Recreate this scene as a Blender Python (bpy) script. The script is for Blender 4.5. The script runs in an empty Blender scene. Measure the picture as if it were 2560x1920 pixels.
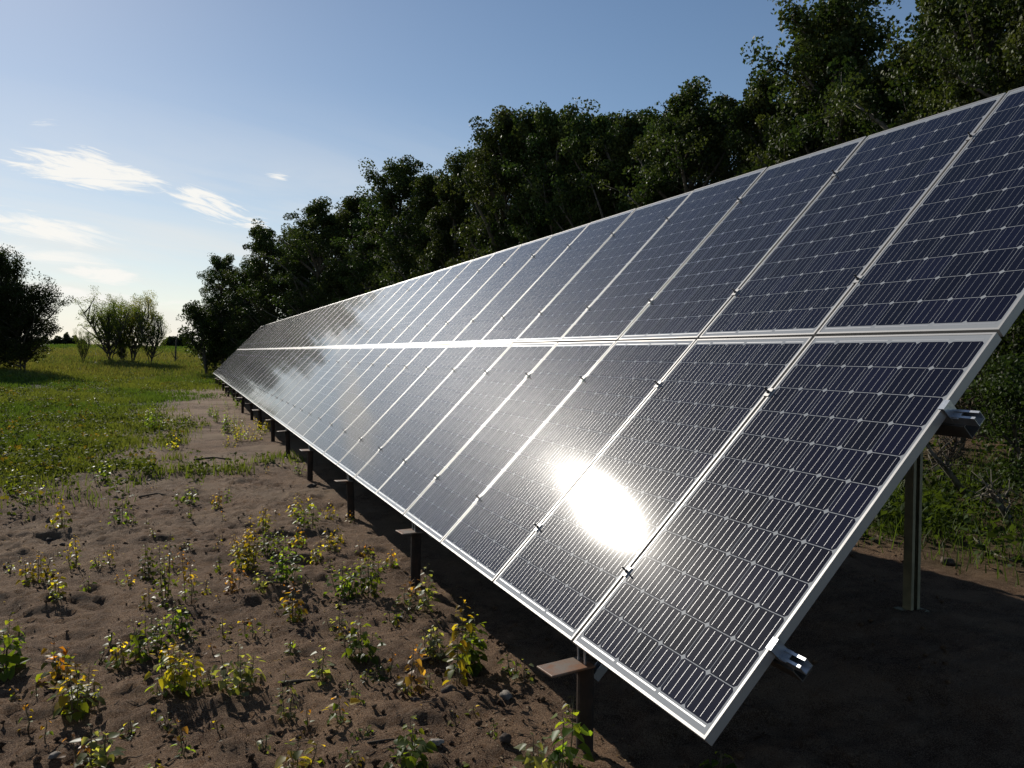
import bpy, math, random
import numpy as np
from mathutils import Vector, Matrix

scene = bpy.context.scene
COL = scene.collection
R_ = math.radians

# ------------------------------------------------------------------ camera, light, exposure
Z0 = 0.57                                   # height of the array's lower edge over the ground
CAM = np.array([-1.618, -2.212, 1.319 + Z0])
PITCH, YAW, FPX = -0.04136, 0.38897, 2004.364      # radians, radians, focal length in pixels of a 2560 px frame
cam = bpy.data.cameras.new('camera')
cam.sensor_width = 36.0
cam.lens = 36.0 * FPX / 2560.0
cam.clip_start = 0.05
cam.clip_end = 6000
camo = bpy.data.objects.new('camera', cam)
camo.location = CAM
camo.rotation_euler = (math.pi / 2 + PITCH, 0, -YAW)
COL.objects.link(camo)
scene.camera = camo

SUN_EL, SUN_AZ = R_(28.3), R_(-13.2)        # azimuth from +Y, clockwise
sd = Vector((math.sin(SUN_AZ) * math.cos(SUN_EL), math.cos(SUN_AZ) * math.cos(SUN_EL), math.sin(SUN_EL)))
sun = bpy.data.lights.new('sun', 'SUN')
sun.energy = 5.0
sun.angle = R_(0.53)
sun.color = (1.0, 0.94, 0.84)
suno = bpy.data.objects.new('sun', sun)
suno.rotation_euler = sd.to_track_quat('Z', 'Y').to_euler()
suno.location = (-10, 20, 30)
COL.objects.link(suno)

scene.view_settings.view_transform = 'Standard'
scene.view_settings.look = 'None'
scene.view_settings.exposure = 0.0
scene.view_settings.gamma = 1.0
scene.render.engine = 'CYCLES'
scene.cycles.use_denoising = True
scene.cycles.max_bounces = 6
scene.cycles.diffuse_bounces = 3
scene.cycles.glossy_bounces = 3
scene.cycles.transmission_bounces = 4
scene.cycles.sample_clamp_indirect = 6.0


class NT:
    """small helper for node trees"""
    def __init__(self, nt):
        self.nt = nt
        nt.nodes.clear()

    def n(self, kind, **kw):
        nd = self.nt.nodes.new(kind)
        for k, v in kw.items():
            setattr(nd, k, v)
        return nd

    def link(self, a, b):
        self.nt.links.new(a, b)

    def put(self, sock, v):
        if isinstance(v, bpy.types.NodeSocket):
            self.nt.links.new(v, sock)
        elif v is not None:
            if hasattr(sock.default_value, '__len__') and not hasattr(v, '__len__'):
                v = (v,) * len(sock.default_value)
            if hasattr(v, '__len__') and len(sock.default_value) == 4 and len(v) == 3:
                v = (*v, 1.0)
            sock.default_value = v

    def math(self, op, a, b=None, c=None, clamp=False):
        nd = self.n('ShaderNodeMath', operation=op, use_clamp=clamp)
        for i, v in enumerate((a, b, c)):
            if v is not None:
                self.put(nd.inputs[i], v)
        return nd.outputs[0]

    def mix(self, fac, a, b, blend='MIX'):
        nd = self.n('ShaderNodeMix', data_type='RGBA', blend_type=blend)
        self.put(nd.inputs[0], fac)
        self.put(nd.inputs[6], a)
        self.put(nd.inputs[7], b)
        return nd.outputs[2]

    def noise(self, vec, scale, detail=4, rough=0.55, dist=0.0, out=0):
        nd = self.n('ShaderNodeTexNoise')
        if vec is not None:
            self.link(vec, nd.inputs['Vector'])
        self.put(nd.inputs['Scale'], scale)
        self.put(nd.inputs['Detail'], detail)
        self.put(nd.inputs['Roughness'], rough)
        self.put(nd.inputs['Distortion'], dist)
        return nd.outputs[out]

    def ramp(self, fac, lo, hi, a=0.0, b=1.0, smooth=True):
        nd = self.n('ShaderNodeMapRange', interpolation_type='SMOOTHSTEP' if smooth else 'LINEAR')
        self.put(nd.inputs[0], fac)
        for i, v in enumerate((lo, hi, a, b)):
            nd.inputs[i + 1].default_value = v
        return nd.outputs[0]


# ------------------------------------------------------------------ sky
world = bpy.data.worlds.new('World')
scene.world = world
world.use_nodes = True
w = NT(world.node_tree)
sky = w.n('ShaderNodeTexSky', sky_type='NISHITA')
sky.sun_disc = False
sky.sun_elevation = SUN_EL
sky.sun_rotation = SUN_AZ
sky.altitude = 300
sky.air_density = 1.0
sky.dust_density = 0.17
sky.ozone_density = 2.0
SKY = 0.084
tc = w.n('ShaderNodeTexCoord')
sep = w.n('ShaderNodeSeparateXYZ')
w.link(tc.outputs['Generated'], sep.inputs[0])
yy = w.math('MAXIMUM', sep.outputs[1], 0.04)
u = w.math('DIVIDE', sep.outputs[0], yy)
v = w.math('DIVIDE', sep.outputs[2], yy)


def cloud(cu, cv, ru, rv, ang, seed, scale=1.0, thr=0.5, soft=0.22):
    """one wispy cloud: a soft ellipse on the sky, broken up by stretched noise"""
    ca, sa = math.cos(ang), math.sin(ang)
    du = w.math('SUBTRACT', u, cu)
    dv = w.math('SUBTRACT', v, cv)
    a = w.math('ADD', w.math('MULTIPLY', du, ca), w.math('MULTIPLY', dv, sa))
    b = w.math('SUBTRACT', w.math('MULTIPLY', dv, ca), w.math('MULTIPLY', du, sa))
    e = w.math('ADD', w.math('POWER', w.math('DIVIDE', a, ru), 2.0), w.math('POWER', w.math('DIVIDE', b, rv), 2.0))
    m = w.math('SUBTRACT', 1.0, e, clamp=True)
    cb = w.n('ShaderNodeCombineXYZ')
    w.put(cb.inputs[0], w.math('MULTIPLY', a, 12.0 * scale))
    w.put(cb.inputs[1], w.math('MULTIPLY', b, 80.0 * scale))
    cb.inputs[2].default_value = seed
    nz = w.noise(cb.outputs[0], 1.0, 9, 0.66, 1.3)
    f = w.math('ADD', nz, w.math('MULTIPLY', m, 0.42))
    f = w.ramp(f, thr + 0.18, thr + 0.18 + soft)
    return w.math('MULTIPLY', f, w.ramp(m, 0.0, 0.35))


clouds = [
    cloud(-0.095, 0.196, 0.105, 0.026, -0.10, 3.1, 1.0, 0.50),
    cloud(-0.092, 0.207, 0.040, 0.022, -0.25, 5.3, 1.3, 0.52),
    cloud(0.030, 0.170, 0.070, 0.024, -0.32, 7.7, 1.0, 0.54),
    cloud(0.078, 0.150, 0.034, 0.014, -0.10, 1.7, 1.2, 0.56),
    cloud(-0.140, 0.132, 0.120, 0.022, -0.16, 9.2, 0.8, 0.51, 0.26),
    cloud(-0.075, 0.084, 0.055, 0.012, -0.12, 4.4, 1.0, 0.44, 0.3),
    cloud(0.108, 0.208, 0.024, 0.008, -0.05, 6.6, 1.6, 0.58),
    cloud(-0.135, 0.245, 0.030, 0.010, 0.10, 2.2, 1.3, 0.66, 0.35),
    cloud(-0.120, 0.062, 0.140, 0.012, -0.10, 8.4, 0.8, 0.45, 0.35),
    cloud(-0.150, 0.105, 0.120, 0.014, -0.10, 12.4, 0.6, 0.50, 0.4),
    cloud(0.020, 0.050, 0.150, 0.012, -0.05, 3.9, 0.8, 0.56, 0.4),
]
cl = clouds[0]
for c_ in clouds[1:]:
    cl = w.math('MAXIMUM', cl, c_)
cb = w.n('ShaderNodeCombineXYZ')
w.put(cb.inputs[0], w.math('MULTIPLY', u, 2.2))
w.put(cb.inputs[1], w.math('ADD', w.math('MULTIPLY', v, 15.0), w.math('MULTIPLY', u, 2.0)))
cb.inputs[2].default_value = 11.0
veil = w.ramp(w.noise(cb.outputs[0], 1.0, 6, 0.55, 0.6), 0.36, 0.72)
low = w.ramp(v, 0.03, 0.34, 1.0, 0.0)
veil = w.math('MULTIPLY', w.math('MULTIPLY', w.math('ADD', 0.30, w.math('MULTIPLY', veil, 0.7)), low), 0.85)
front = w.ramp(sep.outputs[1], 0.04, 0.4)
skyc = w.n('ShaderNodeVectorMath', operation='SCALE')
w.link(sky.outputs[0], skyc.inputs[0])
skyc.inputs[3].default_value = SKY
hs = w.n('ShaderNodeHueSaturation')
w.link(w.ramp(u, -0.15, 0.75, 0.90, 1.02), hs.inputs['Saturation'])
w.link(skyc.outputs[0], hs.inputs['Color'])
c1 = w.mix(w.math('MULTIPLY', veil, front), hs.outputs[0], (0.86, 0.83, 0.78))
c2 = w.mix(w.math('MULTIPLY', w.math('MULTIPLY', cl, front), 0.92), c1, (0.97, 0.95, 0.90))
bg = w.n('ShaderNodeBackground')
w.link(c2, bg.inputs[0])
wo = w.n('ShaderNodeOutputWorld')
w.link(bg.outputs[0], wo.inputs[0])


# ------------------------------------------------------------------ helpers: mesh building
class MB:
    """collects vertices, faces, one colour and one material index per face; build() links ONE mesh object"""
    def __init__(self):
        self.v, self.f, self.c, self.m = [], [], [], []
        self.n = 0

    def add(self, verts, faces, col=(1, 1, 1), mat=0):
        b = self.n
        self.v.extend(verts)
        self.n += len(verts)
        for f in faces:
            self.f.append(tuple(i + b for i in f))
            self.c.append(col)
            self.m.append(mat)

    def box(self, x0, x1, y0, y1, z0, z1, col=(1, 1, 1), mat=0, M=None):
        vs = [Vector((x, y, z)) for x in (x0, x1) for y in (y0, y1) for z in (z0, z1)]
        if M is not None:
            vs = [M @ p for p in vs]
        self.add([tuple(p) for p in vs], [(0, 1, 3, 2), (4, 6, 7, 5), (0, 4, 5, 1), (2, 3, 7, 6), (0, 2, 6, 4), (1, 5, 7, 3)], col, mat)

    def tube(self, pts, rad, sides=6, col=(1, 1, 1), mat=0, cap=True):
        pts = [Vector(p) for p in pts]
        vs, fs = [], []
        ref = Vector((0.31, 0.77, 0.55))
        for i, p in enumerate(pts):
            d = (pts[min(i + 1, len(pts) - 1)] - pts[max(i - 1, 0)])
            if d.length < 1e-9:
                d = Vector((0, 0, 1))
            d.normalize()
            a = d.cross(ref)
            if a.length < 0.05:
                a = d.cross(Vector((1, 0, 0)))
            a.normalize()
            b = d.cross(a)
            r = rad[i] if hasattr(rad, '__len__') else rad
            for k in range(sides):
                t = 2 * math.pi * k / sides
                vs.append(tuple(p + a * (r * math.cos(t)) + b * (r * math.sin(t))))
        for i in range(len(pts) - 1):
            for k in range(sides):
                k2 = (k + 1) % sides
                fs.append((i * sides + k, i * sides + k2, (i + 1) * sides + k2, (i + 1) * sides + k))
        if cap:
            fs.append(tuple(reversed(range(sides))))
            fs.append(tuple((len(pts) - 1) * sides + k for k in range(sides)))
        self.add(vs, fs, col, mat)

    def mesh(self, name, mats, smooth=False):
        me = bpy.data.meshes.new(name)
        me.from_pydata(self.v, [], self.f)
        for m_ in (mats if isinstance(mats, (list, tuple)) else [mats]):
            me.materials.append(m_)
        if len(set(self.m)) > 1:
            me.polygons.foreach_set('material_index', self.m)
        if len(set(self.c)) > 1 or (self.c and self.c[0] != (1, 1, 1)):
            at = me.attributes.new('tint', 'FLOAT_COLOR', 'FACE')
            arr = np.ones((len(self.c), 4), np.float32)
            arr[:, :3] = self.c
            at.data.foreach_set('color', arr.ravel())
        if smooth:
            me.polygons.foreach_set('use_smooth', [True] * len(me.polygons))
        return me

    def build(self, name, mats, parent=None, smooth=False):
        return link(name, self.mesh(name, mats, smooth), parent)


def link(name, me, parent=None):
    o = bpy.data.objects.new(name, me)
    COL.objects.link(o)
    if parent is not None:
        o.parent = parent
    return o


def raw_mesh(name, V, F, mat, tint=None, smooth=False):
    """fast mesh from numpy arrays; F is (n,3) or (n,4)"""
    me = bpy.data.meshes.new(name)
    n, k = F.shape
    me.vertices.add(len(V))
    me.vertices.foreach_set('co', np.ascontiguousarray(V, np.float32).ravel())
    me.loops.add(n * k)
    me.loops.foreach_set('vertex_index', np.ascontiguousarray(F, np.int32).ravel())
    me.polygons.add(n)
    me.polygons.foreach_set('loop_start', np.arange(n, dtype=np.int32) * k)
    me.update(calc_edges=True)
    me.materials.append(mat)
    if tint is not None:
        at = me.attributes.new('tint', 'FLOAT_COLOR', 'FACE')
        arr = np.ones((n, 4), np.float32)
        arr[:, :3] = tint
        at.data.foreach_set('color', arr.ravel())
    if smooth:
        me.polygons.foreach_set('use_smooth', np.ones(n, bool))
    return me


def tag(o, label=None, cat=None, group=None, kind=None):
    for k, val in (('label', label), ('category', cat), ('group', group), ('kind', kind)):
        if val:
            o[k] = val
    return o


def empty(name, loc=(0, 0, 0)):
    o = bpy.data.objects.new(name, None)
    o.empty_display_size = 0.2
    o.location = loc
    COL.objects.link(o)
    return o


def copy_tree(o, parent=None):
    c = o.copy()
    COL.objects.link(c)
    if parent is not None:
        c.parent = parent
    for ch in [q for q in o.children]:
        copy_tree(ch, c)
    return c


# ------------------------------------------------------------------ noise and terrain
def vnoise(x, y, seed=0):
    xi, yi = np.floor(x).astype(np.int64), np.floor(y).astype(np.int64)
    fx, fy = x - xi, y - yi
    fx = fx * fx * (3 - 2 * fx)
    fy = fy * fy * (3 - 2 * fy)

    def h(a, b):
        n = (a * 374761393 + b * 668265263 + seed * 974634721) & 0xffffffff
        n = ((n ^ (n >> 13)) * 1274126177) & 0xffffffff
        return ((n ^ (n >> 16)) & 0xffff) / 65535.0
    return (h(xi, yi) * (1 - fx) + h(xi + 1, yi) * fx) * (1 - fy) + (h(xi, yi + 1) * (1 - fx) + h(xi + 1, yi + 1) * fx) * fy


def fbm(x, y, seed=0, octv=4):
    s, a, t = 0, 0.5, 0
    for i in range(octv):
        s = s + a * vnoise(x * 2 ** i, y * 2 ** i, seed + i * 17)
        t += a
        a *= 0.5
    return s / t


def sstep(a, b, x):
    t = np.clip((x - a) / (b - a), 0, 1)
    return t * t * (3 - 2 * t)


def ground_z(x, y, fine=True):
    x = np.asarray(x, float)
    y = np.asarray(y, float)
    s = 1 - sstep(-12, -2, x)
    yq = np.minimum(y, 118)
    r = 0.022 * np.maximum(0, yq - 24) * s + 0.027 * np.maximum(0, yq - 52) * (1 - s) + 0.010 * np.maximum(0, yq - 66)
    z = r + 0.12 * np.exp(-((x - 2.9) / 1.0) ** 2 - ((y - 1.5) / 5.0) ** 2)
    z = z + 0.42 * np.exp(-((x - 8.4) / 1.3) ** 2 - ((y - 5.6) / 1.6) ** 2)
    z = z + 0.30 * sstep(4.6, 9.0, x) * (1 - sstep(20, 40, y))
    z = z + 0.16 * (fbm(x * 0.11, y * 0.11, 3, 3) - 0.5) * sstep(8, 25, y)
    z = z + 0.07 * (fbm(x * 0.9, y * 0.9, 5, 3) - 0.5)
    if fine:
        d = np.hypot(x - CAM[0], y - CAM[1])
        k = 1 - sstep(9, 26, d)
        lump = fbm(x * 5.0, y * 5.0, 11, 3)
        z = z + k * (0.030 * (lump - 0.5) * (0.35 + 1.3 * fbm(x * .8, y * .8, 31, 2)) + 0.026 * (fbm(x * 14, y * 14, 23, 2) - 0.5) + 0.010 * sstep(.6, .85, vnoise(x * 11, y * 11, 29)))
        near = d < 14
        if np.any(near):
            cz = np.zeros_like(z)
            xa, ya = np.broadcast_arrays(x, y)
            xn, yn = xa[near], ya[near]
            pm_ = sstep(.34, .60, fbm(xn * 1.1, yn * 1.1, 53, 3))
            cz[near] = 0.038 * clods(xn, yn, 8.5, 1.3) * (0.25 + 0.75 * pm_) + 0.022 * clods(xn, yn, 19.0, 4.1) + 0.05 * sstep(.55, .75, vnoise(xn * 3.1, yn * 3.1, 59)) * pm_ * clods(xn, yn, 5.0, 7.7)
            z = z + k * cz * (0.4 + 0.6 * sstep(0.6, -0.4, x))
        # small hollows and clods
        z = z - k * 0.035 * sstep(0.64, 0.78, fbm(x * 2.2, y * 2.2, 41, 2))
    return z


def clods(x, y, f, seed):
    """rounded lumps with sharp valleys between them (distance to the nearest of a jittered grid of points)"""
    X_, Y_ = x * f, y * f
    xi, yi = np.floor(X_), np.floor(Y_)
    best = np.full(np.shape(X_), 9.0)
    for dx in (-1, 0, 1):
        for dy in (-1, 0, 1):
            a = np.sin((xi + dx) * 127.1 + (yi + dy) * 311.7 + seed) * 43758.5453
            b = np.sin((xi + dx) * 269.5 + (yi + dy) * 183.3 + seed) * 43758.5453
            c = np.sin((xi + dx) * 71.9 + (yi + dy) * 97.3 + seed) * 43758.5453
            px, py = xi + dx + (a - np.floor(a)), yi + dy + (b - np.floor(b))
            best = np.minimum(best, (X_ - px) ** 2 + (Y_ - py) ** 2 + 0.55 * (c - np.floor(c)))
    return np.clip(1 - best, 0, 1)


def grass_mask(x, y):
    """1 = grown over, 0 = bare soil; left field grown over, a bare strip along the array"""
    x = np.asarray(x, float)
    y = np.asarray(y, float)
    edge = -3.3 + 0.045 * np.maximum(0, y - 12) + 0.07 * np.maximum(0, y - 24) + 1.7 * (fbm(x * .33, y * .25, 61, 3) - 0.5) * 2
    left = sstep(-1.6, 1.5, (edge - x) + 1.8 * (fbm(x * 1.4, y * 1.0, 63, 2) - .5)) * sstep(8.4, 12.6, y + 2.6 * (fbm(x * .5, y * .5, 71, 2) - .5))
    far = sstep(33, 46, y + 9 * (fbm(x * .3, y * .3, 77, 2) - .5)) * (1 - sstep(1.2, 2.6, x))
    tuft = 0.7 * sstep(0.65, 0.78, fbm(x * .55, y * .42, 81, 3)) * sstep(9, 14, y) * (x < 0.3)
    right = sstep(4.35, 5.3, x + 1.2 * (fbm(x * .9, y * .9, 91, 2) - .5)) * (0.45 + 0.55 * sstep(.36, .52, fbm(x * .6, y * .6, 95, 2)))
    bare = np.exp(-((x - 8.4) / 1.0) ** 2 - ((y - 5.4) / 1.2) ** 2)
    return np.clip(np.maximum(np.maximum(left, far), np.maximum(0.9 * tuft, right * (1 - bare))), 0, 1)


# view ray through a pixel of the 2212 px wide overview, and the ground point it meets
_F = np.array([math.sin(YAW) * math.cos(PITCH), math.cos(YAW) * math.cos(PITCH), math.sin(PITCH)])
_R = np.array([math.cos(YAW), -math.sin(YAW), 0.0])
_U = np.cross(_R, _F)
OV = 2560 / 2212.0


def ray(px, py):
    d = _F + _R * ((px * OV - 1280) / FPX) - _U * ((py * OV - 960) / FPX)
    return d / np.linalg.norm(d)


def at(px, py):
    d = ray(px, py)
    z = 0.0
    for _ in range(25):
        p = CAM + d * ((z - CAM[2]) / min(d[2], -1e-4))
        z = 0.5 * z + 0.5 * float(ground_z(p[0], p[1]))
    return p[0], p[1], float(ground_z(p[0], p[1]))


def pxm(x, y):
    """metres per overview pixel at a ground point"""
    d = (np.array([x, y, 0.4]) - CAM) @ _F
    return d * OV / FPX


# ------------------------------------------------------------------ materials
MATS = {}


def material(name):
    m = bpy.data.materials.new(name)
    m.use_nodes = True
    MATS[name] = m
    return m, NT(m.node_tree)


def finish(t, shader, disp=None):
    o = t.n('ShaderNodeOutputMaterial')
    t.link(shader, o.inputs[0])


def principled(t, base, rough=0.6, metal=0.0, spec=0.5, normal=None, **kw):
    p = t.n('ShaderNodeBsdfPrincipled')
    t.put(p.inputs['Base Color'], base)
    t.put(p.inputs['Roughness'], rough)
    t.put(p.inputs['Metallic'], metal)
    t.put(p.inputs['Specular IOR Level'], spec)
    if normal is not None:
        t.link(normal, p.inputs['Normal'])
    for k, val in kw.items():
        t.put(p.inputs[k], val)
    return p


def bump(t, h, strength=0.3, dist=0.01):
    b = t.n('ShaderNodeBump')
    b.inputs['Strength'].default_value = strength
    b.inputs['Distance'].default_value = dist
    t.link(h, b.inputs['Height'])
    return b.outputs[0]


def simple(name, col, rough, metal=0.0, var=0.25, scale=9.0, bmp=0.15, spec=0.5, col2=None):
    m, t = material(name)
    g = t.n('ShaderNodeNewGeometry')
    nz = t.noise(g.outputs['Position'], scale, 6, 0.6)
    dark = col2 or tuple(c * (1 - var) for c in col)
    base = t.mix(t.ramp(nz, 0.35, 0.68), col, dark)
    rr = t.math('ADD', rough - 0.08, t.math('MULTIPLY', nz, 0.16))
    p = principled(t, base, rr, metal, spec, bump(t, t.noise(g.outputs['Position'], scale * 9, 3), bmp, 0.004))
    finish(t, p.outputs[0])
    return m


# soil / field
m, t = material('soil_and_turf')
g = t.n('ShaderNodeNewGeometry')
pos = g.outputs['Position']
att = t.n('ShaderNodeAttribute', attribute_name='cover')
n1 = t.noise(pos, 1.3, 5, 0.6)
n2 = t.noise(pos, 9.0, 6, 0.65)
n3 = t.noise(pos, 60.0, 4, 0.6)
soil = t.mix(t.ramp(n1, 0.42, 0.58), (0.112, 0.057, 0.029), (0.258, 0.150, 0.084))
soil = t.mix(t.math('MULTIPLY', t.ramp(n2, 0.40, 0.70), 0.55), soil, (0.320, 0.203, 0.121))
soil = t.mix(t.math('MULTIPLY', t.ramp(n3, 0.52, 0.75), 0.45), soil, (0.055, 0.034, 0.022))
n4 = t.noise(pos, 170.0, 3, 0.7)
soil = t.mix(t.math('MULTIPLY', t.ramp(n4, 0.50, 0.62), 0.75), soil, (0.44, 0.315, 0.215))
soil = t.mix(t.math('MULTIPLY', t.ramp(n4, 0.46, 0.36), 0.70), soil, (0.030, 0.019, 0.013))
sepg = t.n('ShaderNodeSeparateXYZ')
t.link(pos, sepg.inputs[0])
crust = t.math('MULTIPLY', t.ramp(sepg.outputs[1], 3.5, 9.0), t.ramp(t.noise(pos, 0.55, 4, 0.6), 0.42, 0.60))
soil = t.mix(t.math('MULTIPLY', crust, 0.75), soil, (0.350, 0.248, 0.163))
turf = t.mix(t.ramp(t.noise(pos, 0.5, 5, 0.6), 0.36, 0.64), (0.045, 0.056, 0.013), (0.080, 0.072, 0.022))
turf = t.mix(t.math('MULTIPLY', t.ramp(n2, 0.45, 0.7), 0.5), turf, (0.040, 0.050, 0.014))
base = t.mix(att.outputs['Fac'], soil, turf)
vor = t.n('ShaderNodeTexVoronoi', feature='DISTANCE_TO_EDGE')
vor.inputs['Scale'].default_value = 6.0
t.link(pos, vor.inputs['Vector'])
vo2 = t.n('ShaderNodeTexVoronoi', feature='F1')
vo2.inputs['Scale'].default_value = 55.0
t.link(t.n('ShaderNodeVectorMath', operation='ADD').outputs[0], vo2.inputs['Vector'])
va = vo2.inputs['Vector'].links[0].from_node
t.link(pos, va.inputs[0])
t.link(t.noise(pos, 18.0, 2, 0.5, 0, 1), va.inputs[1])
hh = t.math('ADD', t.math('MULTIPLY', n3, 0.6), t.math('MULTIPLY', t.noise(pos, 22.0, 6, 0.75), 1.3))
hh = t.math('SUBTRACT', hh, t.math('MULTIPLY', vo2.outputs['Distance'], 0.55))
p = principled(t, base, 0.95, 0, 0.15, bump(t, hh, 1.0, 0.032))
finish(t, p.outputs[0])

# leaves: per-face tint, thin and translucent
def leaf_material(name, trans=0.45, rough=0.42, warm=(1.25, 1.15, 0.55), spec=0.5):
    m, t = material(name)
    a = t.n('ShaderNodeAttribute', attribute_name='tint')
    oi = t.n('ShaderNodeObjectInfo')
    hsv = t.n('ShaderNodeHueSaturation')
    t.put(hsv.inputs['Hue'], t.math('ADD', 0.485, t.math('MULTIPLY', oi.outputs['Random'], 0.03)))
    t.put(hsv.inputs['Value'], t.math('ADD', 0.80, t.math('MULTIPLY', oi.outputs['Random'], 0.4)))
    t.link(a.outputs['Color'], hsv.inputs['Color'])
    p = principled(t, hsv.outputs[0], rough, 0, spec)
    tr = t.n('ShaderNodeBsdfTranslucent')
    t.link(t.mix(1.0, hsv.outputs[0], warm, 'MULTIPLY'), tr.inputs[0])
    mx = t.n('ShaderNodeMixShader')
    mx.inputs[0].default_value = trans
    t.link(p.outputs[0], mx.inputs[1])
    t.link(tr.outputs[0], mx.inputs[2])
    finish(t, mx.outputs[0])
    return m


LEAF = leaf_material('tree_leaf', 0.30, 0.55, (1.1, 1.2, 0.55), 0.12)
FIELDLEAF = leaf_material('field_tree_leaf', 0.60, 0.6, (1.5, 1.45, 0.6), 0.15)
SAP = leaf_material('sapling_leaf', 0.64, 0.42, (2.8, 2.4, 0.45), 0.22)
WEED = leaf_material('weed_leaf', 0.50, 0.6, (1.5, 1.35, 0.45), 0.08)
GRASS = leaf_material('grass_blade', 0.45, 0.55, (1.2, 1.15, 0.45), 0.25)
BARK = simple('bark', (0.120, 0.105, 0.085), 0.9, 0, 0.5, 14, 0.6, 0.2)
PALEBARK = simple('pale_bark', (0.17, 0.15, 0.12), 0.85, 0, 0.5, 12, 0.5, 0.2)
STEM = simple('green_stem', (0.110, 0.085, 0.040), 0.7, 0, 0.3, 20, 0.2)
STONE = simple('stone', (0.235, 0.205, 0.175), 0.85, 0, 0.45, 18, 0.5, 0.3)
DARKSTONE = simple('dark_stone', (0.075, 0.056, 0.044), 0.92, 0, 0.4, 18, 0.5, 0.3)
DEADWOOD = simple('dead_wood', (0.105, 0.080, 0.058), 0.9, 0, 0.5, 25, 0.6, 0.2)
ALU = simple('anodised_aluminium', (0.37, 0.36, 0.35), 0.50, 0.5, 0.06, 6, 0.02)
GALV = simple('galvanised_steel', (0.50, 0.52, 0.55), 0.36, 0.85, 0.25, 16, 0.08)
GALVPOST = simple('grasslit_zinc', (0.23, 0.21, 0.135), 0.6, 0.25, 0.3, 10, 0.1)  # zinc, with the grass's greenish-yellow light put into the base colour
BEAM = simple('mill_steel', (0.085, 0.075, 0.065), 0.6, 0.3, 0.4, 8, 0.15)
RUST = simple('rusty_pile', (0.040, 0.024, 0.017), 0.85, 0.0, 0.5, 12, 0.4, 0.2, (0.022, 0.016, 0.013))
PLATE = simple('rust_stained_plate', (0.150, 0.128, 0.108), 0.6, 0.2, 0.4, 9, 0.2, 0.4, (0.170, 0.070, 0.028))
BOLT = simple('dark_bolt', (0.060, 0.060, 0.065), 0.45, 0.6, 0.3, 30, 0.1)


def glass_over(name, base, rough, metal, spec, haze=0.30, cellvar=False, aniso=0.0):
    """a surface laminated under textured solar glass: clear coat with a fine pebbled relief"""
    m, t = material(name)
    g = t.n('ShaderNodeNewGeometry')
    oi = t.n('ShaderNodeObjectInfo')
    if cellvar:
        a = t.n('ShaderNodeAttribute', attribute_name='tint')
        base = t.mix(1.0, base, a.outputs['Color'], 'MULTIPLY')
    peb = t.noise(g.outputs['Position'], 420.0, 2, 0.5)
    wav = t.noise(g.outputs['Position'], 6.0, 2, 0.5)
    nb = t.n('ShaderNodeBump')
    nb.inputs['Strength'].default_value = 0.055
    nb.inputs["Distance"].default_value = 0.0004
    t.link(t.math('ADD', peb, t.math('MULTIPLY', wav, 0.25)), nb.inputs['Height'])
    p = principled(t, base, rough, metal, spec)
    t.put(p.inputs['Coat Weight'], 1.0)
    mp = t.n('ShaderNodeMapping')
    mp.inputs['Scale'].default_value = (5.0, 1.6, 5.0)
    t.link(g.outputs['Position'], mp.inputs['Vector'])
    t.put(p.inputs['Coat Roughness'], t.math('ADD', haze - 0.016, t.math('MULTIPLY', t.noise(mp.outputs[0], 1.0, 5, 0.6, 0.5), 0.034)))
    t.put(p.inputs['Coat IOR'], 1.26)
    t.link(nb.outputs[0], p.inputs['Coat Normal'])
    finish(t, p.outputs[0])
    return m


CELL = glass_over('silicon_cell', (0.0060, 0.0062, 0.0150), 0.33, 0.0, 0.004, 0.073, True)
SHEET = glass_over('white_backsheet', (0.30, 0.31, 0.32), 0.33, 0.0, 0.012, 0.073)
RIBBON = glass_over('tinned_ribbon', (0.33, 0.33, 0.335), 0.45, 0.7, 0.4, 0.073)
BACK = simple('backsheet_rear', (0.55, 0.56, 0.57), 0.6, 0, 0.06, 5, 0.02)

# ------------------------------------------------------------------ ground: one sheet, finer near the camera
def axis(segs):
    out = [segs[0][0]]
    for a, b, s0, s1 in segs:
        x = a
        while x < b - 1e-6:
            tt = (x - a) / (b - a)
            x = min(b, x + s0 + (s1 - s0) * tt)
            out.append(x)
    return np.array(out)


gx = axis([(-900, -120, 120, 40), (-120, -20, 10, 1.6), (-20, -5, 1.4, 0.10), (-5, 1.2, 0.034, 0.030), (1.2, 9, 0.10, 0.16),
           (9, 30, 0.5, 3), (30, 150, 5, 30), (150, 1200, 60, 200)])
gy = axis([(-150, -12, 30, 4), (-12, -1, 2, 0.15), (-1, 7, 0.030, 0.040), (7, 9, 0.045, 0.07), (9, 22, 0.07, 0.24), (22, 60, 0.26, 1.0),
           (60, 150, 1.0, 5.0), (150, 1600, 20, 250)])
X, Y = np.meshgrid(gx, gy)
Zg = ground_z(X, Y)
V = np.stack([X, Y, Zg], -1).reshape(-1, 3)
nx, ny = len(gx), len(gy)
ii = (np.arange(ny - 1)[:, None] * nx + np.arange(nx - 1)[None, :]).ravel()
Fq = np.stack([ii, ii + 1, ii + nx + 1, ii + nx], 1)
me = raw_mesh('ground', V, Fq, MATS['soil_and_turf'], None, True)
at_c = me.attributes.new('cover', 'FLOAT', 'POINT')
at_c.data.foreach_set('value', grass_mask(X, Y).astype(np.float32).ravel())
tag(link('ground', me), kind='structure')

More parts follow.
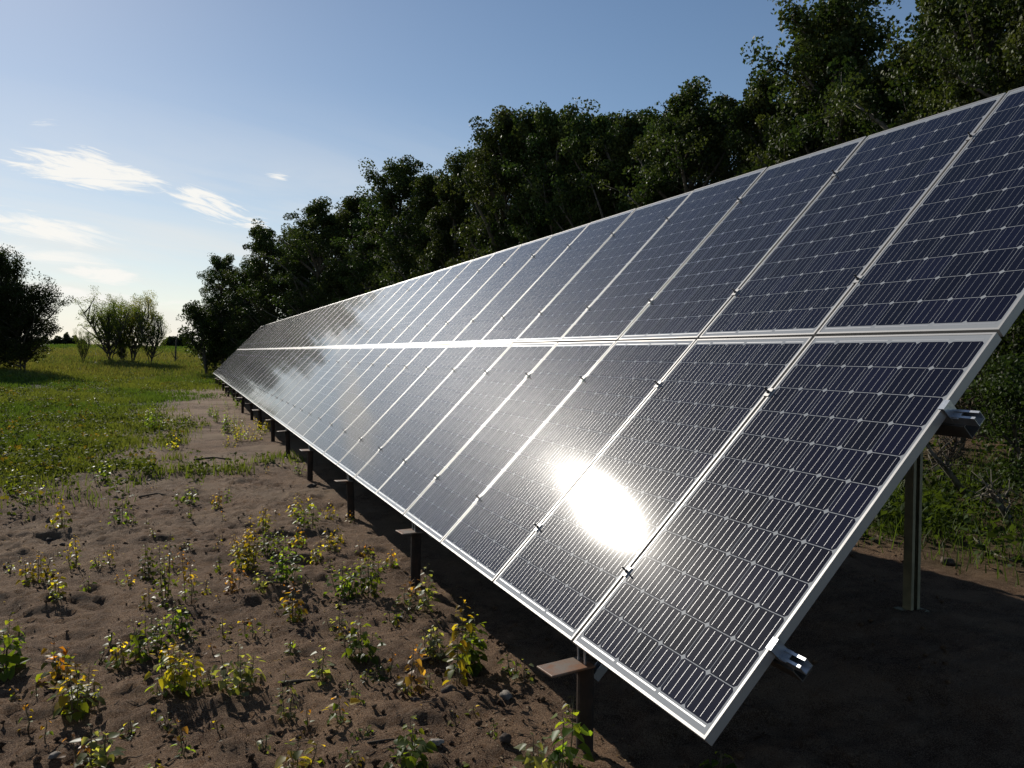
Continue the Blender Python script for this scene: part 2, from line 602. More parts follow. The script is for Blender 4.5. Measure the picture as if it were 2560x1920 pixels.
# ------------------------------------------------------------------ grass, weeds and clods: nobody could count them
def blades(rng, P, hgt, wid, col, lean=0.45, colvar=0.3):
    n = len(P)
    a = rng.uniform(0, 2 * np.pi, n)
    h = hgt * rng.uniform(0.5, 1.25, n)
    dx = np.stack([np.cos(a), np.sin(a), np.zeros(n)], 1)
    b = rng.uniform(0, 2 * np.pi, n)
    ln = np.stack([np.cos(b), np.sin(b), np.zeros(n)], 1) * (h * lean * rng.uniform(0.1, 1.3, n))[:, None]
    up = np.zeros((n, 3))
    up[:, 2] = h
    wv = dx * (wid * rng.uniform(0.6, 1.3, n))[:, None]
    base = P.copy()
    base[:, 2] -= 0.01
    mid = base + up * 0.6 + ln * 0.35
    tip = base + up + ln
    V = np.stack([base - wv, base + wv, mid + wv * 0.7, tip, mid - wv * 0.7], 1).reshape(-1, 3)
    k = np.arange(n)[:, None] * 5
    F = np.concatenate([k + np.array([[0, 1, 2, 4]]), k + np.array([[4, 2, 3, 3]])], 0)
    F3 = np.concatenate([k + np.array([[0, 1, 2]]), k + np.array([[0, 2, 4]]), k + np.array([[4, 2, 3]])], 0)
    c = col * rng.uniform(1 - colvar, 1 + colvar, (n, 1))
    return V, F3, np.concatenate([c, c, c], 0)


rng = np.random.default_rng(7)
# left field: even density on the picture, thinning with distance
n = 380000
az = rng.uniform(R_(-13), R_(9), n)
dd = np.exp(rng.uniform(math.log(9.0), math.log(125.0), n))
px_, py_ = CAM[0] + dd * np.sin(az), CAM[1] + dd * np.cos(az)
mk = grass_mask(px_, py_)
dens = fbm(px_ * 1.1, py_ * .8, 101, 3)
keep = (rng.uniform(0, 1, n) < mk ** 1.2 * np.clip(0.10 + 2.6 * (dens - .30), .08, 1)) & ((px_ < 0.6) | (py_ > 50)) & (px_ < 8)
px_, py_, dd, dens = px_[keep], py_[keep], dd[keep], dens[keep]
P = np.stack([px_, py_, ground_z(px_, py_)], 1)
tone = fbm(px_ * .12, py_ * .12, 111, 3)[:, None]
seed = (sstep(44, 62, py_) * (1 - sstep(85, 110, py_)))[:, None] * rng.uniform(0, 1, (len(P), 1))
col = (1 - sstep(.42, .6, tone)) * np.array([[0.080, 0.128, 0.026]]) + sstep(.42, .6, tone) * np.array([[0.130, 0.150, 0.038]])
col = col * (1 - 0.6 * seed) + 0.6 * seed * np.array([[0.185, 0.135, 0.080]])
hgt = 0.10 + 0.11 * dens + 0.10 * sstep(35, 70, py_) + 0.12 * seed[:, 0]
V, F, C = blades(rng, P, hgt, 0.0032 + 0.00042 * dd, col, 0.5)
tag(link('grass', raw_mesh('grass', V, F, GRASS, C)), 'green and yellowish grass growing over the field left of the array', 'grass', kind='stuff')

# grass behind the array, at the edge of the wood
n = 120000
px_, py_ = rng.uniform(4.1, 12, n), rng.uniform(0.2, 12, n)
mk = grass_mask(px_, py_)
keep = rng.uniform(0, 1, n) < mk ** 2 * np.clip(2.6 * (fbm(px_ * 1.3, py_ * 1.3, 121, 3) - .25), 0, 1)
px_, py_ = px_[keep], py_[keep]
P = np.stack([px_, py_, ground_z(px_, py_)], 1)
col = np.array([[0.070, 0.110, 0.020]]) * np.ones((len(P), 1))
V, F, C = blades(rng, P, 0.10 + 0.24 * rng.uniform(0, 1, len(P)) ** 2, 0.005, col, 0.9)
tag(link('rough_grass', raw_mesh('rough_grass', V, F, GRASS, C)), 'rough green grass between the rear post and the wood', 'grass', kind='stuff')


def leaf_cloud(rng, C, size, col, colvar=0.3, flat=0.0):
    """folded diamond leaves at points C"""
    n = len(C)
    nrm = rng.normal(size=(n, 3))
    nrm[:, 2] += flat * np.sign(nrm[:, 2] + 1e-6)
    nrm /= np.linalg.norm(nrm, axis=1)[:, None]
    r = rng.normal(size=(n, 3))
    a = np.cross(nrm, r)
    a /= np.linalg.norm(a, axis=1)[:, None]
    b = np.cross(nrm, a)
    s = (size * rng.uniform(0.65, 1.25, n))[:, None]
    fold = nrm * s * 0.18
    V = np.stack([C - a * s * 0.55, C + b * s * 0.42 + fold - a * s * .1, C + a * s * 0.6, C - b * s * 0.42 + fold - a * s * .1], 1).reshape(-1, 3)
    k = np.arange(n)[:, None] * 4
    F = np.concatenate([k + np.array([[0, 2, 1]]), k + np.array([[0, 3, 2]])], 0)
    c = col * rng.uniform(1 - colvar, 1 + colvar, (n, 1))
    return V, F, np.concatenate([c, c], 0)


# low broad-leaved weeds in the field
rng = np.random.default_rng(17)
n = 3200
az = rng.uniform(R_(-13), R_(6), n)
dd = np.exp(rng.uniform(math.log(9.5), math.log(60.0), n))
cx_, cy_ = CAM[0] + dd * np.sin(az), CAM[1] + dd * np.cos(az)
keep = (rng.uniform(0, 1, n) < grass_mask(cx_, cy_) * np.clip(sstep(.40, .58, fbm(cx_ * .5, cy_ * .5, 131, 2)) + 0.7 * (cy_ < 17), 0, 1)) & (cx_ < 0.2)
cx_, cy_ = cx_[keep], cy_[keep]
nl = 26
hg = rng.uniform(0.08, 0.34, len(cx_))
L = rng.normal(size=(len(cx_), nl, 3)) * np.array([0.09, 0.09, 0.0])
L[:, :, 2] = rng.uniform(0.02, 1, (len(cx_), nl)) * hg[:, None]
L[:, :, 0] += cx_[:, None]
L[:, :, 1] += cy_[:, None]
L[:, :, 2] += ground_z(cx_, cy_)[:, None]
ct = rng.uniform(0, 1, (len(cx_), 1))
top = (L[:, :, 2] - ground_z(cx_, cy_)[:, None]) / hg[:, None]
col = np.array([0.056, 0.082, 0.020])[None, None] * np.ones((len(cx_), nl, 1))
yel = (ct < 0.14)[:, :, None] * sstep(.45, .9, top)[:, :, None]
col = col * (1 - yel) + yel * np.array([0.15, 0.115, 0.025])
V, F, C = leaf_cloud(rng, L.reshape(-1, 3), np.full(len(cx_) * nl, 0.060), col.reshape(-1, 3), 0.3, 0.6)
tag(link('weeds', raw_mesh('weeds', V, F, WEED, C)), 'low leafy weeds scattered through the field grass', 'weeds', kind='stuff')

# clods and pebbles on the bare soil
rng = np.random.default_rng(27)
n = 15000
dd = np.exp(rng.uniform(math.log(2.2), math.log(16.0), n))
az = rng.uniform(R_(-14), R_(52), n)
cx_, cy_ = CAM[0] + dd * np.sin(az), CAM[1] + dd * np.cos(az)
keep = rng.uniform(0, 1, n) < (1 - grass_mask(cx_, cy_)) * np.clip(2.2 * fbm(cx_ * 1.2, cy_ * 1.2, 141, 2) - .6, 0.06, 1)
cx_, cy_ = cx_[keep], cy_[keep]
n = len(cx_)
ico = np.array([(0, 0, 1), (.9, 0, .35), (.28, .85, .35), (-.72, .53, .35), (-.72, -.53, .35), (.28, -.85, .35), (0, 0, -.7)])
icf = np.array([(0, 1, 2), (0, 2, 3), (0, 3, 4), (0, 4, 5), (0, 5, 1), (6, 2, 1), (6, 3, 2), (6, 4, 3), (6, 5, 4), (6, 1, 5)])
sz = 0.0030 + 0.026 * rng.uniform(0, 1, n) ** 8
V = ico[None] * sz[:, None, None] * rng.uniform(0.6, 1.3, (n, 7, 3))
V += np.stack([cx_, cy_, ground_z(cx_, cy_) + sz * 0.3], 1)[:, None]
F = (np.arange(n)[:, None, None] * 7 + icf[None]).reshape(-1, 3)
tag(link('soil_clods', raw_mesh('soil_clods', V.reshape(-1, 3), F, MATS['soil_and_turf'], None, False)), 'small clods and pebbles lying over the bare soil', 'gravel', kind='stuff')

# dead leaves and bits of straw on the soil
n = 5200
dd = np.exp(rng.uniform(math.log(2.2), math.log(14.0), n))
az = rng.uniform(R_(-14), R_(40), n)
cx_, cy_ = CAM[0] + dd * np.sin(az), CAM[1] + dd * np.cos(az)
keep = (rng.uniform(0, 1, n) < (1 - grass_mask(cx_, cy_)) * np.clip(2.4 * fbm(cx_ * .9, cy_ * .9, 151, 2) - .6, 0.05, 1)) & (cx_ < 0.4)
cx_, cy_ = cx_[keep], cy_[keep]
P = np.stack([cx_, cy_, ground_z(cx_, cy_) + 0.008], 1)
col = np.array([[.22, .15, .085]]) * (1 - rng.uniform(0, 1, (len(P), 1)) ** 3) + np.array([[.38, .33, .25]]) * rng.uniform(0, 1, (len(P), 1)) ** 4
V, F, K = leaf_cloud(rng, P, np.full(len(P), 0.017), col, 0.4, 2.5)
tw = MB()
rt_ = random.Random(19)
while tw.n < 9000:
    d_, a_ = math.exp(rt_.uniform(math.log(2.4), math.log(13.0))), R_(rt_.uniform(-12, 36))
    x_, y_ = CAM[0] + d_ * math.sin(a_), CAM[1] + d_ * math.cos(a_)
    if x_ > 0.3 or float(grass_mask(x_, y_)) > .5 or rt_.random() > 0.15 + float(fbm(np.array(x_ * .9), np.array(y_ * .9), 151, 2)):
        continue
    l_, q_ = 0.015 + 0.10 * rt_.random() ** 3, rt_.uniform(0, 6.28)
    ex, ey = x_ + l_ * math.cos(q_), y_ + l_ * math.sin(q_)
    r_ = rt_.uniform(.0012, .0032)
    tw.tube([(x_, y_, float(ground_z(x_, y_)) + r_), ((x_ + ex) / 2 + rt_.uniform(-.006, .006), (y_ + ey) / 2, float(ground_z((x_ + ex) / 2, (y_ + ey) / 2)) + r_ + .003),
             (ex, ey, float(ground_z(ex, ey)) + r_ * rt_.uniform(.5, 3))], [r_, r_, r_ * .6], 4)
tag(tw.build('twig_bits', DEADWOOD), 'short dry twig bits strewn over the bare soil', 'twigs', kind='stuff')
tag(link('leaf_litter', raw_mesh('leaf_litter', V, F, WEED, K)), 'dry leaves and straw bits strewn over the bare soil', 'leaf litter', kind='stuff')

# ------------------------------------------------------------------ solar array
TILT = 0.79174
PL, PW, HP, WP, NCOL = 1.956, 0.992, 1.972, 1.012, 48
ct_, st_ = math.cos(TILT), math.sin(TILT)
AM = Matrix(((ct_, 0, -st_, 0), (0, 1, 0, 0), (st_, 0, ct_, 0), (0, 0, 0, 1)))   # local x up the slope, y along, z normal
AM4 = Matrix.Translation((0, 0, Z0)) @ AM
array = empty('solar_array', (0, 0, 0))
tag(array, 'long tilted solar array of dark panels in two rows on steel posts', 'solar array')


def pt(v_, y_, n_):
    """point on the array: distance up the slope, along the row, off the glass"""
    return AM4 @ Vector((v_, y_, n_))


# one panel in its own axes: x up the slope, y along the row, z off the glass
FR, DEP = 0.011, 0.040
fb = MB()
for (x0, x1, y0, y1) in ((0, PL, 0, FR), (0, PL, PW - FR, PW), (0, FR, FR, PW - FR), (PL - FR, PL, FR, PW - FR)):
    fb.box(x0, x1, y0, y1, -DEP, 0.0016)
frame_me = fb.mesh('frame', ALU)
rng_c = random.Random(5)
gb = MB()
gb.add([(FR, FR, 0), (PL - FR, FR, 0), (PL - FR, PW - FR, 0), (FR, PW - FR, 0)], [(0, 1, 2, 3)], (1, 1, 1), 1)
mx_, my_ = 0.036, 0.010
rowp = (PL - 2 * FR - 2 * mx_) / 12
colp = (PW - 2 * FR - 2 * my_) / 6
cw, chh, cf = colp - 0.0030, rowp - 0.0034, 0.0115
for i in range(12):
    for j in range(6):
        x0 = FR + mx_ + i * rowp + 0.0017
        y0 = FR + my_ + j * colp + 0.0015
        x1, y1 = x0 + chh, y0 + cw
        k = rng_c.uniform(0.8, 1.25)
        bl = rng_c.uniform(0.9, 1.15)
        gb.add([(x0 + cf, y0, .0003), (x1 - cf, y0, .0003), (x1, y0 + cf, .0003), (x1, y1 - cf, .0003), (x1 - cf, y1, .0003),
                (x0 + cf, y1, .0003), (x0, y1 - cf, .0003), (x0, y0 + cf, .0003)], [(0, 1, 2, 3, 4, 5, 6, 7)], (k, k, k * bl), 0)
        for q in range(4):
            yc = y0 + cw * (2 * q + 1) / 8
            gb.add([(x0 + .006, yc - .0007, .0006), (x1 - .006, yc - .0007, .0006), (x1 - .006, yc + .0007, .0006), (x0 + .006, yc + .0007, .0006)], [(0, 1, 2, 3)], (1, 1, 1), 2)
for (xa, segs) in ((FR + mx_ - 0.013, ((0, 2), (2, 4), (4, 6))), (FR + mx_ + 12 * rowp + 0.008, ((0, 1), (1, 3), (3, 5), (5, 6)))):
    for (a, b) in segs:
        ya, yb = FR + my_ + a * colp + 0.012, FR + my_ + b * colp - 0.012
        gb.add([(xa, ya, .0003), (xa + .006, ya, .0003), (xa + .006, yb, .0003), (xa, yb, .0003)], [(0, 1, 2, 3)], (1, 1, 1), 2)
glass_me = gb.mesh('cell_sheet', [CELL, SHEET, RIBBON])
bb = MB()
bb.box(FR, PL - FR, FR, PW - FR, -0.006, -0.0015)
bb.box(1.70, 1.80, 0.42, 0.57, -0.030, -0.007)
back_me = bb.mesh('backsheet', BACK)
rng_p = random.Random(11)
for c in range(NCOL):
    for r in range(2):
        pr = bpy.data.objects.new('solar_panel', None)
        pr.empty_display_size = 0.1
        COL.objects.link(pr)
        pr.parent = array
        jit = Matrix.Rotation(R_(rng_p.uniform(-0.16, 0.16)), 4, 'X') @ Matrix.Rotation(R_(rng_p.uniform(-0.10, 0.10)), 4, 'Y')
        pr.matrix_local = AM4 @ Matrix.Translation((r * HP, c * WP + 0.010, 0)) @ jit
        for nm, me_ in (('frame', frame_me), ('cell_sheet', glass_me), ('backsheet', back_me)):
            link(nm, me_, pr)

# clamps: a small plate bridging two frames, with a dark bolt standing out of it
cb_ = MB()
cb_.box(-0.026, 0.026, -0.019, 0.019, 0.0022, 0.0062)
cb_.box(-0.026, 0.026, -0.008, 0.008, -0.035, 0.0022)
clamp_me = cb_.mesh('clamp', ALU)
bo = MB()
bo.tube([(0, 0, .0062), (0, 0, .0145)], 0.0085, 6)
bo.tube([(0, 0, .0145), (0, 0, .040)], 0.0042, 6)
bolt_me = bo.mesh('bolt', BOLT)
CV = (0.205 * HP, 0.790 * HP, 0.205 * HP + HP, 0.790 * HP + HP)
far = MB()
n_c = 0
for c in range(1, NCOL):
    for v_ in CV:
        M_ = AM4 @ Matrix.Translation((v_, c * WP, 0.0))
        if n_c < 96:
            o = link('clamp', clamp_me, array)
            o.matrix_local = M_
            link('bolt', bolt_me, o)
            n_c += 1
        else:
            far.box(-0.026, 0.026, -0.019, 0.019, -0.02, 0.0062, M=M_)
            far.box(-0.009, 0.009, -0.009, 0.009, 0.0064, 0.040, mat=1, M=M_)
o = far.build('clamps_farther_along', [ALU, BOLT], array)
o['kind'] = 'stuff'
o.name = 'clamp_row'
ec = MB()
ec.box(-0.024, 0.024, -0.012, 0.016, 0.0022, 0.0060)
ec.box(-0.024, 0.024, -0.012, -0.008, -0.060, 0.0022)
ec.box(-0.024, 0.024, -0.046, -0.012, -0.050, -0.046)
ec_me = ec.mesh('end_clamp', GALV)
for v_ in CV:
    o = link('end_clamp', ec_me, array)
    o.matrix_local = AM4 @ Matrix.Translation((v_, 0.008, 0))

# strut rails with an open slot, and the heavier beams below them
for v_ in CV:
    y0, y1 = -0.105, NCOL * WP + 0.12
    rb = MB()
    a = 0.0205
    for (x0, x1, z0, z1) in ((-a, a, -0.083, -0.080), (-a, -a + .0028, -0.080, -0.0415), (a - .0028, a, -0.080, -0.0415),
                             (-a + .0028, -a + .0105, -0.0443, -0.0415), (a - .0105, a - .0028, -0.0443, -0.0415)):
        rb.box(v_ + x0, v_ + x1, y0, y1, z0, z1, M=AM4)
    rb.build('rail', GALV, array)
    pb = MB()
    pb.box(v_ - 0.03, v_ + 0.03, -0.045, NCOL * WP + 0.05, -0.0875, -0.0835, M=AM4)
    pb.box(v_ - 0.03, v_ - 0.026, -0.045, NCOL * WP + 0.05, -0.150, -0.0875, M=AM4)
    pb.box(v_ - 0.026, v_ + 0.03, -0.045, NCOL * WP + 0.05, -0.150, -0.146, M=AM4)
    pb.build('beam', BEAM, array)

# front piles with their rusty cap plates, sloped rafters and rear posts
rng_s = random.Random(3)
for i in range(17):
    y = 1.02 + 2.835 * i
    ra = MB()
    a = 0.0205
    for (x0, x1, z0, z1) in ((-a, a, -0.235, -0.232), (-a, -a + .003, -0.232, -0.192), (a - .003, a, -0.232, -0.192)):
        ra.box(0.01 if i else -0.055, 4.06, y + x0, y + x1, z0, z1, M=AM4)
    ra.build('rafter', GALV, array)
    zt = 0.455 + rng_s.uniform(-0.02, 0.02) - 0.0015 * i
    x0 = 0.07 + rng_s.uniform(-0.03, 0.03)
    zg = float(ground_z(x0, y, False))
    lx, ly = rng_s.uniform(-0.02, 0.025), rng_s.uniform(-0.02, 0.02)
    pm = MB()
    pm.tube([(x0 + lx, y + ly, zg - 0.3), (x0 + lx * .4, y + ly * .4, (zg + zt) / 2), (x0, y, zt)], 0.040, 16)
    pile = pm.build('pile', RUST, array, False)
    rot = Matrix.Translation((x0 - (0.10 if i == 0 else rng_s.uniform(0.03, 0.085)), y, zt)) @ Matrix.Rotation(R_(rng_s.uniform(-9, 9)), 4, 'Z') @ Matrix.Rotation(R_(rng_s.uniform(-4, 4)), 4, 'X') @ Matrix.Rotation(R_(rng_s.uniform(-3, 3)), 4, 'Y')
    cp = MB()
    pl_ = 0.112 if i == 0 else 0.088
    cp.box(-pl_, pl_, -0.078, 0.078, 0.002, 0.013, M=rot)
    cp_o = cp.build('cap_plate', PLATE, pile)
    bv = cp_o.modifiers.new('bevel', 'BEVEL')
    bv.width = 0.004
    bv.segments = 2
    # U-bolt rods rise from the plate to the rafter
    for dy in (-0.034, 0.034):
        rm = MB()
        xr = x0 - 0.02
        top = pt(0.0, 0, -0.235)
        rm.tube([(xr, y + dy, zt + 0.014), (xr - 0.004, y + dy, zt + 0.10), (xr - 0.006, y + dy, max(zt + 0.13, Z0 - 0.08))], 0.005, 8)
        rm.build('threaded_rod', GALV, pile)
    br = MB()
    br.box(x0 - 0.045, x0 + 0.02, y - 0.045, y + 0.045, zt + 0.095, zt + 0.100)
    br.build('bracket', GALV, pile)
    # rear post: C section on a base plate
    xr, yr = 2.98, y + 0.76
    zr = float(ground_z(xr, yr, False))
    ztop = Z0 + 2.70
    po = MB()
    hw, dp, th = 0.041, 0.035, 0.004
    po.box(xr - hw, xr + hw, yr + dp - th, yr + dp, zr - 0.05, ztop)
    po.box(xr - hw, xr - hw + th, yr - dp, yr + dp - th, zr - 0.05, ztop)
    po.box(xr + hw - th, xr + hw, yr - dp, yr + dp - th, zr - 0.05, ztop)
    po.box(xr - hw + th, xr - hw + 0.024, yr - dp, yr - dp + th, zr - 0.05, ztop)
    po.box(xr + hw - 0.024, xr + hw - th, yr - dp, yr - dp + th, zr - 0.05, ztop)
    post = po.build('rear_post', GALVPOST, array)
    bp = MB()
    bp.box(xr - 0.085, xr + 0.085, yr - 0.075, yr + 0.075, zr - 0.03, zr + 0.003)
    bp.build('base_plate', GALVPOST, post)
    # brace from rear post head to rafter line
    bz = MB()
    bz.box(xr - 0.05, xr + 0.03, y - 0.03, yr + 0.05, ztop - 0.06, ztop + 0.001)
    bz.build('head_beam', BEAM, post)

# ------------------------------------------------------------------ trees
def tree_meshes(seed, h, width, base=0.22, nb=20, leaves=8000, leaf=0.085, stems=1, droop=0.0, cols=None, profile='poplar', r0=None, spread=0.42, stem_open=0.0):
    rg = np.random.default_rng(seed)
    wood = MB()
    tips = []
    r0 = r0 or 0.011 * h + 0.02
    for s in range(stems):
        a0 = rg.uniform(0, 2 * math.pi)
        hs_ = h * (1.0 if s == 0 else rg.uniform(0.72, 0.98))
        open_ = stem_open * (0.25 + 0.75 * rg.uniform()) if stems > 1 else 0
        off = np.array([math.cos(a0), math.sin(a0), 0]) * (0.10 if stems > 1 else 0)
        pts, rad = [], []
        wob = rg.normal(size=(12, 2)) * 0.035 * hs_ * (0.35 if stems == 1 else 0.2)
        wob = np.cumsum(wob, 0) * 0.5
        N = 11
        for i in range(N):
            tt = i / (N - 1)
            q = off + np.array([wob[i, 0] * tt, wob[i, 1] * tt, hs_ * 0.95 * tt - (0.25 if i == 0 else 0)])
            q[:2] += np.array([math.cos(a0), math.sin(a0)]) * open_ * width * tt ** 1.2
            pts.append(q)
            rad.append((r0 / stems ** .4) * (1 - tt) ** 0.8 + 0.012)
        pts = np.array(pts)
        wood.tube(pts, rad, 7)
        nbs = max(5, int(nb / stems))
        for b in range(nbs):
            t0 = base + (0.97 - base) * (b + rg.uniform(0.1, 0.9)) / nbs
            p0 = np.array([np.interp(t0, np.linspace(0, 1, N), pts[:, k]) for k in range(3)])
            az_ = b * 2.399 + rg.uniform(-0.6, 0.6)
            if profile == 'poplar':
                pr = (0.55 + 0.45 * math.sin(min(1, (t0 - base) / 0.35 + .15) * math.pi / 2)) * (1 - 0.72 * max(0, (t0 - 0.5) / 0.5) ** 1.3)
            elif profile == 'fan':
                pr = 0.75
            else:
                pr = (0.7 + 0.3 * math.sin(t0 * math.pi)) * (1 - 0.35 * max(0, (t0 - 0.6) / 0.4))
            ln = width * 0.5 * pr * rg.uniform(0.65, 1.2) / (1 if stems == 1 else 1.1 if profile == 'fan' else 1.5)
            el = math.radians(rg.uniform(18, 48) + 22 * t0 + (8 if profile == 'fan' else 0))
            d = np.array([math.cos(az_) * math.cos(el), math.sin(az_) * math.cos(el), math.sin(el)])
            lp = [p0]
            for k in range(1, 5):
                d = d + rg.normal(size=3) * 0.13 + np.array([0, 0, 0.06 - droop])
                d /= np.linalg.norm(d)
                lp.append(lp[-1] + d * ln / 4)
            lp = np.array(lp)
            rb_ = 0.030 * ln + 0.008
            wood.tube(lp, [rb_ * (1 - 0.8 * k / 4) for k in range(5)], 5)
            for k in range(2 if profile == 'fan' else 0, 5):
                tt = 0.30 + 0.7 * (k + rg.uniform()) / 5
                q0 = np.array([np.interp(tt, np.linspace(0, 1, 5), lp[:, j]) for j in range(3)])
                d2 = d * 0.5 + rg.normal(size=3) * 0.75 + np.array([0, 0, 0.25])
                d2 /= np.linalg.norm(d2)
                l2 = ln * rg.uniform(0.22, 0.48)
                q1 = q0 + d2 * l2
                wood.tube([q0, (q0 + q1) / 2 + rg.normal(size=3) * 0.03, q1], [0.010, 0.007, 0.003], 4)
                tips.append(q1)
                tips.append((q0 + q1) / 2)
            tips.append(lp[-1])
        tips.append(pts[-1])
        tips.append(pts[-1] - np.array([0, 0, 0.35]))
    tips = np.array(tips)
    per = int(leaves / len(tips)) + 1
    wgt = rg.uniform(0.35, 1.65, len(tips))
    cnt = np.maximum(3, (per * wgt).astype(int))
    idx = np.repeat(np.arange(len(tips)), cnt)
    sp = spread * rg.uniform(0.55, 1.15, len(tips))
    g3 = rg.normal(size=(len(idx), 3))
    g3 *= (np.minimum(1, 1.35 / np.linalg.norm(g3, axis=1)) * 1.15)[:, None]
    C = tips[idx] + g3 * sp[idx][:, None] * np.array([0.60, 0.60, 0.46])
    C[:, 2] = np.maximum(C[:, 2], 0.25)
    cols = cols or ((0.034, 0.054, 0.016), (0.054, 0.076, 0.022), (0.076, 0.092, 0.028))
    cc = np.array(cols)[rg.integers(0, len(cols), len(tips))][idx]
    V, F, K = leaf_cloud(rg, C, np.full(len(C), leaf), cc, 0.28)
    top = float(np.percentile(C[:, 2], 99.7))
    trunk_me = wood.mesh('trunk', PALEBARK if profile == 'poplar' else BARK, True)
    crown_me = raw_mesh('crown', V, F, FIELDLEAF if profile == 'fan' else LEAF, K)
    return trunk_me, crown_me, top


def place_tree(name, meshes, x, y, sc, rz, label, cat, group=None, sxy=None, dz=0.0):
    r = empty(name, (x, y, float(ground_z(x, y, False)) + dz))
    r.rotation_euler = (0, 0, rz)
    r.scale = ((sxy or sc), (sxy or sc), sc)
    link('trunk', meshes[0], r)
    link('crown', meshes[1], r)
    return tag(r, label, cat, group)


POP = [tree_meshes(200 + i, 9.0, w_, b_, 40, 31000, 0.084, spread=0.35) for i, (w_, b_) in enumerate(((4.4, .08), (5.0, .12), (4.0, .05), (5.4, .14), (4.6, .07), (4.8, .10)))]


def tree_at(px, top_py, dist, k, rz, label, sxy=1.0, group='trees of the wood behind the array', name='poplar_tree'):
    """a tree whose top shows at a pixel of the overview, at a given distance from the camera"""
    d = ray(px, top_py)
    hd = math.hypot(d[0], d[1])
    x, y = CAM[0] + d[0] / hd * dist, CAM[1] + d[1] / hd * dist
    topz = CAM[2] + d[2] / hd * dist
    h = topz - float(ground_z(x, y, False))
    s = h / POP[k % len(POP)][2]
    return place_tree(name, POP[k % len(POP)], x, y, s, rz, label, 'tree', group, s * sxy)


rt = random.Random(41)
FRONT = [  # overview px, top py, distance, label
    (478, 552, 62, 'poplar at the far left end of the wood, just past the end of the array'),
    (535, 585, 58, 'low dark poplar filling the gap beside the left end poplar'),
    (590, 492, 55, 'poplar with a notched top, second peak from the left of the wood'),
    (640, 500, 52, 'narrow dark poplar right of the notched poplar'),
    (692, 436, 49, 'pointed poplar, third peak from the left of the wood'),
    (765, 432, 46, 'airy poplar with sky showing through, right of the pointed poplar'),
    (820, 440, 43, 'low rounded poplar beside the airy poplar'),
    (872, 350, 40, 'tall conical poplar, its top clear of its left neighbours'),
    (935, 385, 37, 'shorter poplar in the notch right of the tall conical poplar'),
    (985, 348, 34, 'poplar on the left shoulder of the big central crown'),
    (1085, 238, 30, 'big poplar whose crown steps up sharply above the sky on its left'),
    (1150, 244, 29, 'poplar with a flat leafy top next to the stepped crown'),
    (1205, 238, 27.5, 'poplar with pale crooked trunk seen over the array edge'),
    (1285, 252, 26, 'broad poplar in the middle of the wood, level topped'),
    (1360, 234, 25, 'poplar with long bare pale stem showing in its crown'),
    (1425, 258, 24, 'dark poplar below the skyline, left of the small spire'),
    (1492, 190, 23, 'poplar forming a small spire over the dark middle of the wood'),
    (1645, 165, 21.5, 'leafy poplar at the left foot of the tallest poplar'),
    (1768, 80, 20, 'tall poplar with stepped left side under the deep blue sky'),
    (1808, -12, 19, 'tallest full poplar, its top cut by the picture edge'),
    (1860, 150, 18, 'poplar sloping down on the right side of the tallest one'),
    (2020, 30, 16.5, 'open crowned poplar with bare twigs against the sky'),
    (2085, -60, 15, 'loose poplar with sky gaps near the top right corner'),
    (2150, -120, 13.5, 'large poplar filling the top right corner'),
    (2260, -90, 12.5, 'poplar at the right edge, behind the near end of the array'),
]
for i, (px, py, dist, lab) in enumerate(FRONT):
    tree_at(px, py, dist, i * 5 + 1, rt.uniform(0, 6.28), lab, rt.uniform(0.80, 1.0) * (1.28 if dist > 36 else 1.0))
SECOND = [(515, 640, 70), (570, 560, 66), (660, 500, 62), (730, 480, 58), (800, 470, 55), (905, 400, 48), (1020, 330, 42), (1100, 270, 37), (1180, 265, 35),
          (1250, 262, 33), (1330, 262, 32), (1400, 275, 31), (1470, 240, 30), (1550, 225, 28), (1670, 215, 26), (1790, 130, 25), (1890, 200, 23), (1990, 170, 21), (2100, 60, 19), (2230, 60, 17)]
for i, (px, py, dist) in enumerate(SECOND):
    tree_at(px, py, dist, i * 3 + 2, rt.uniform(0, 6.28), 'shaded poplar in the second row, mostly hidden behind the front poplars', rt.uniform(0.9, 1.1), 'poplars of the second row')

# understorey bushes that close the wood below the crowns
BUSH = [tree_meshes(300 + i, 3.2, 3.2, 0.06, 14, 5200, 0.085, 3, 0.0, ((0.030, 0.048, 0.013), (0.046, 0.068, 0.018)), 'bush', 0.05, 0.40, 0.25) for i in range(3)]
for i in range(24):
    tt = i / 23
    px = 462 + (2330 - 462) * tt
    dist = 64 * (1 - tt) ** 1.35 + 12.0 * tt + 2.5 + rt.uniform(-1, 1.2)
    d = ray(px, 700)
    hd = math.hypot(d[0], d[1])
    x, y = CAM[0] + d[0] / hd * dist, CAM[1] + d[1] / hd * dist
    lab = 'dark understorey bush in the shade below the poplars'
    place_tree('bush', BUSH[i % 3], x, y, rt.uniform(0.9, 1.25), rt.uniform(0, 6.28), lab, 'bush', 'understorey bushes of the wood')

# broad trees at the left edge and the loose clump in the field
BROAD = [tree_meshes(400 + i, 9.0, 9.5, 0.04, 84, 34000, 0.13, 4, 0.03, ((0.026, 0.038, 0.010), (0.036, 0.050, 0.013), (0.048, 0.060, 0.016)), 'broad', 0.10, 0.62, 0.22) for i in range(2)]
FINE = ((0.085, 0.130, 0.034), (0.120, 0.155, 0.040), (0.090, 0.115, 0.032))
OPENT = [tree_meshes(500 + i, 6.0, 7.0, 0.16, 84, 12500, 0.10, 6, -0.01, FINE, 'fan', 0.10, 0.50, 0.50) for i in range(3)]
OPENY = tree_meshes(510, 6.0, 7.0, 0.16, 84, 12500, 0.10, 6, -0.01, ((0.190, 0.210, 0.042), (0.230, 0.225, 0.044), (0.130, 0.150, 0.036)), 'fan', 0.10, 0.50, 0.48)


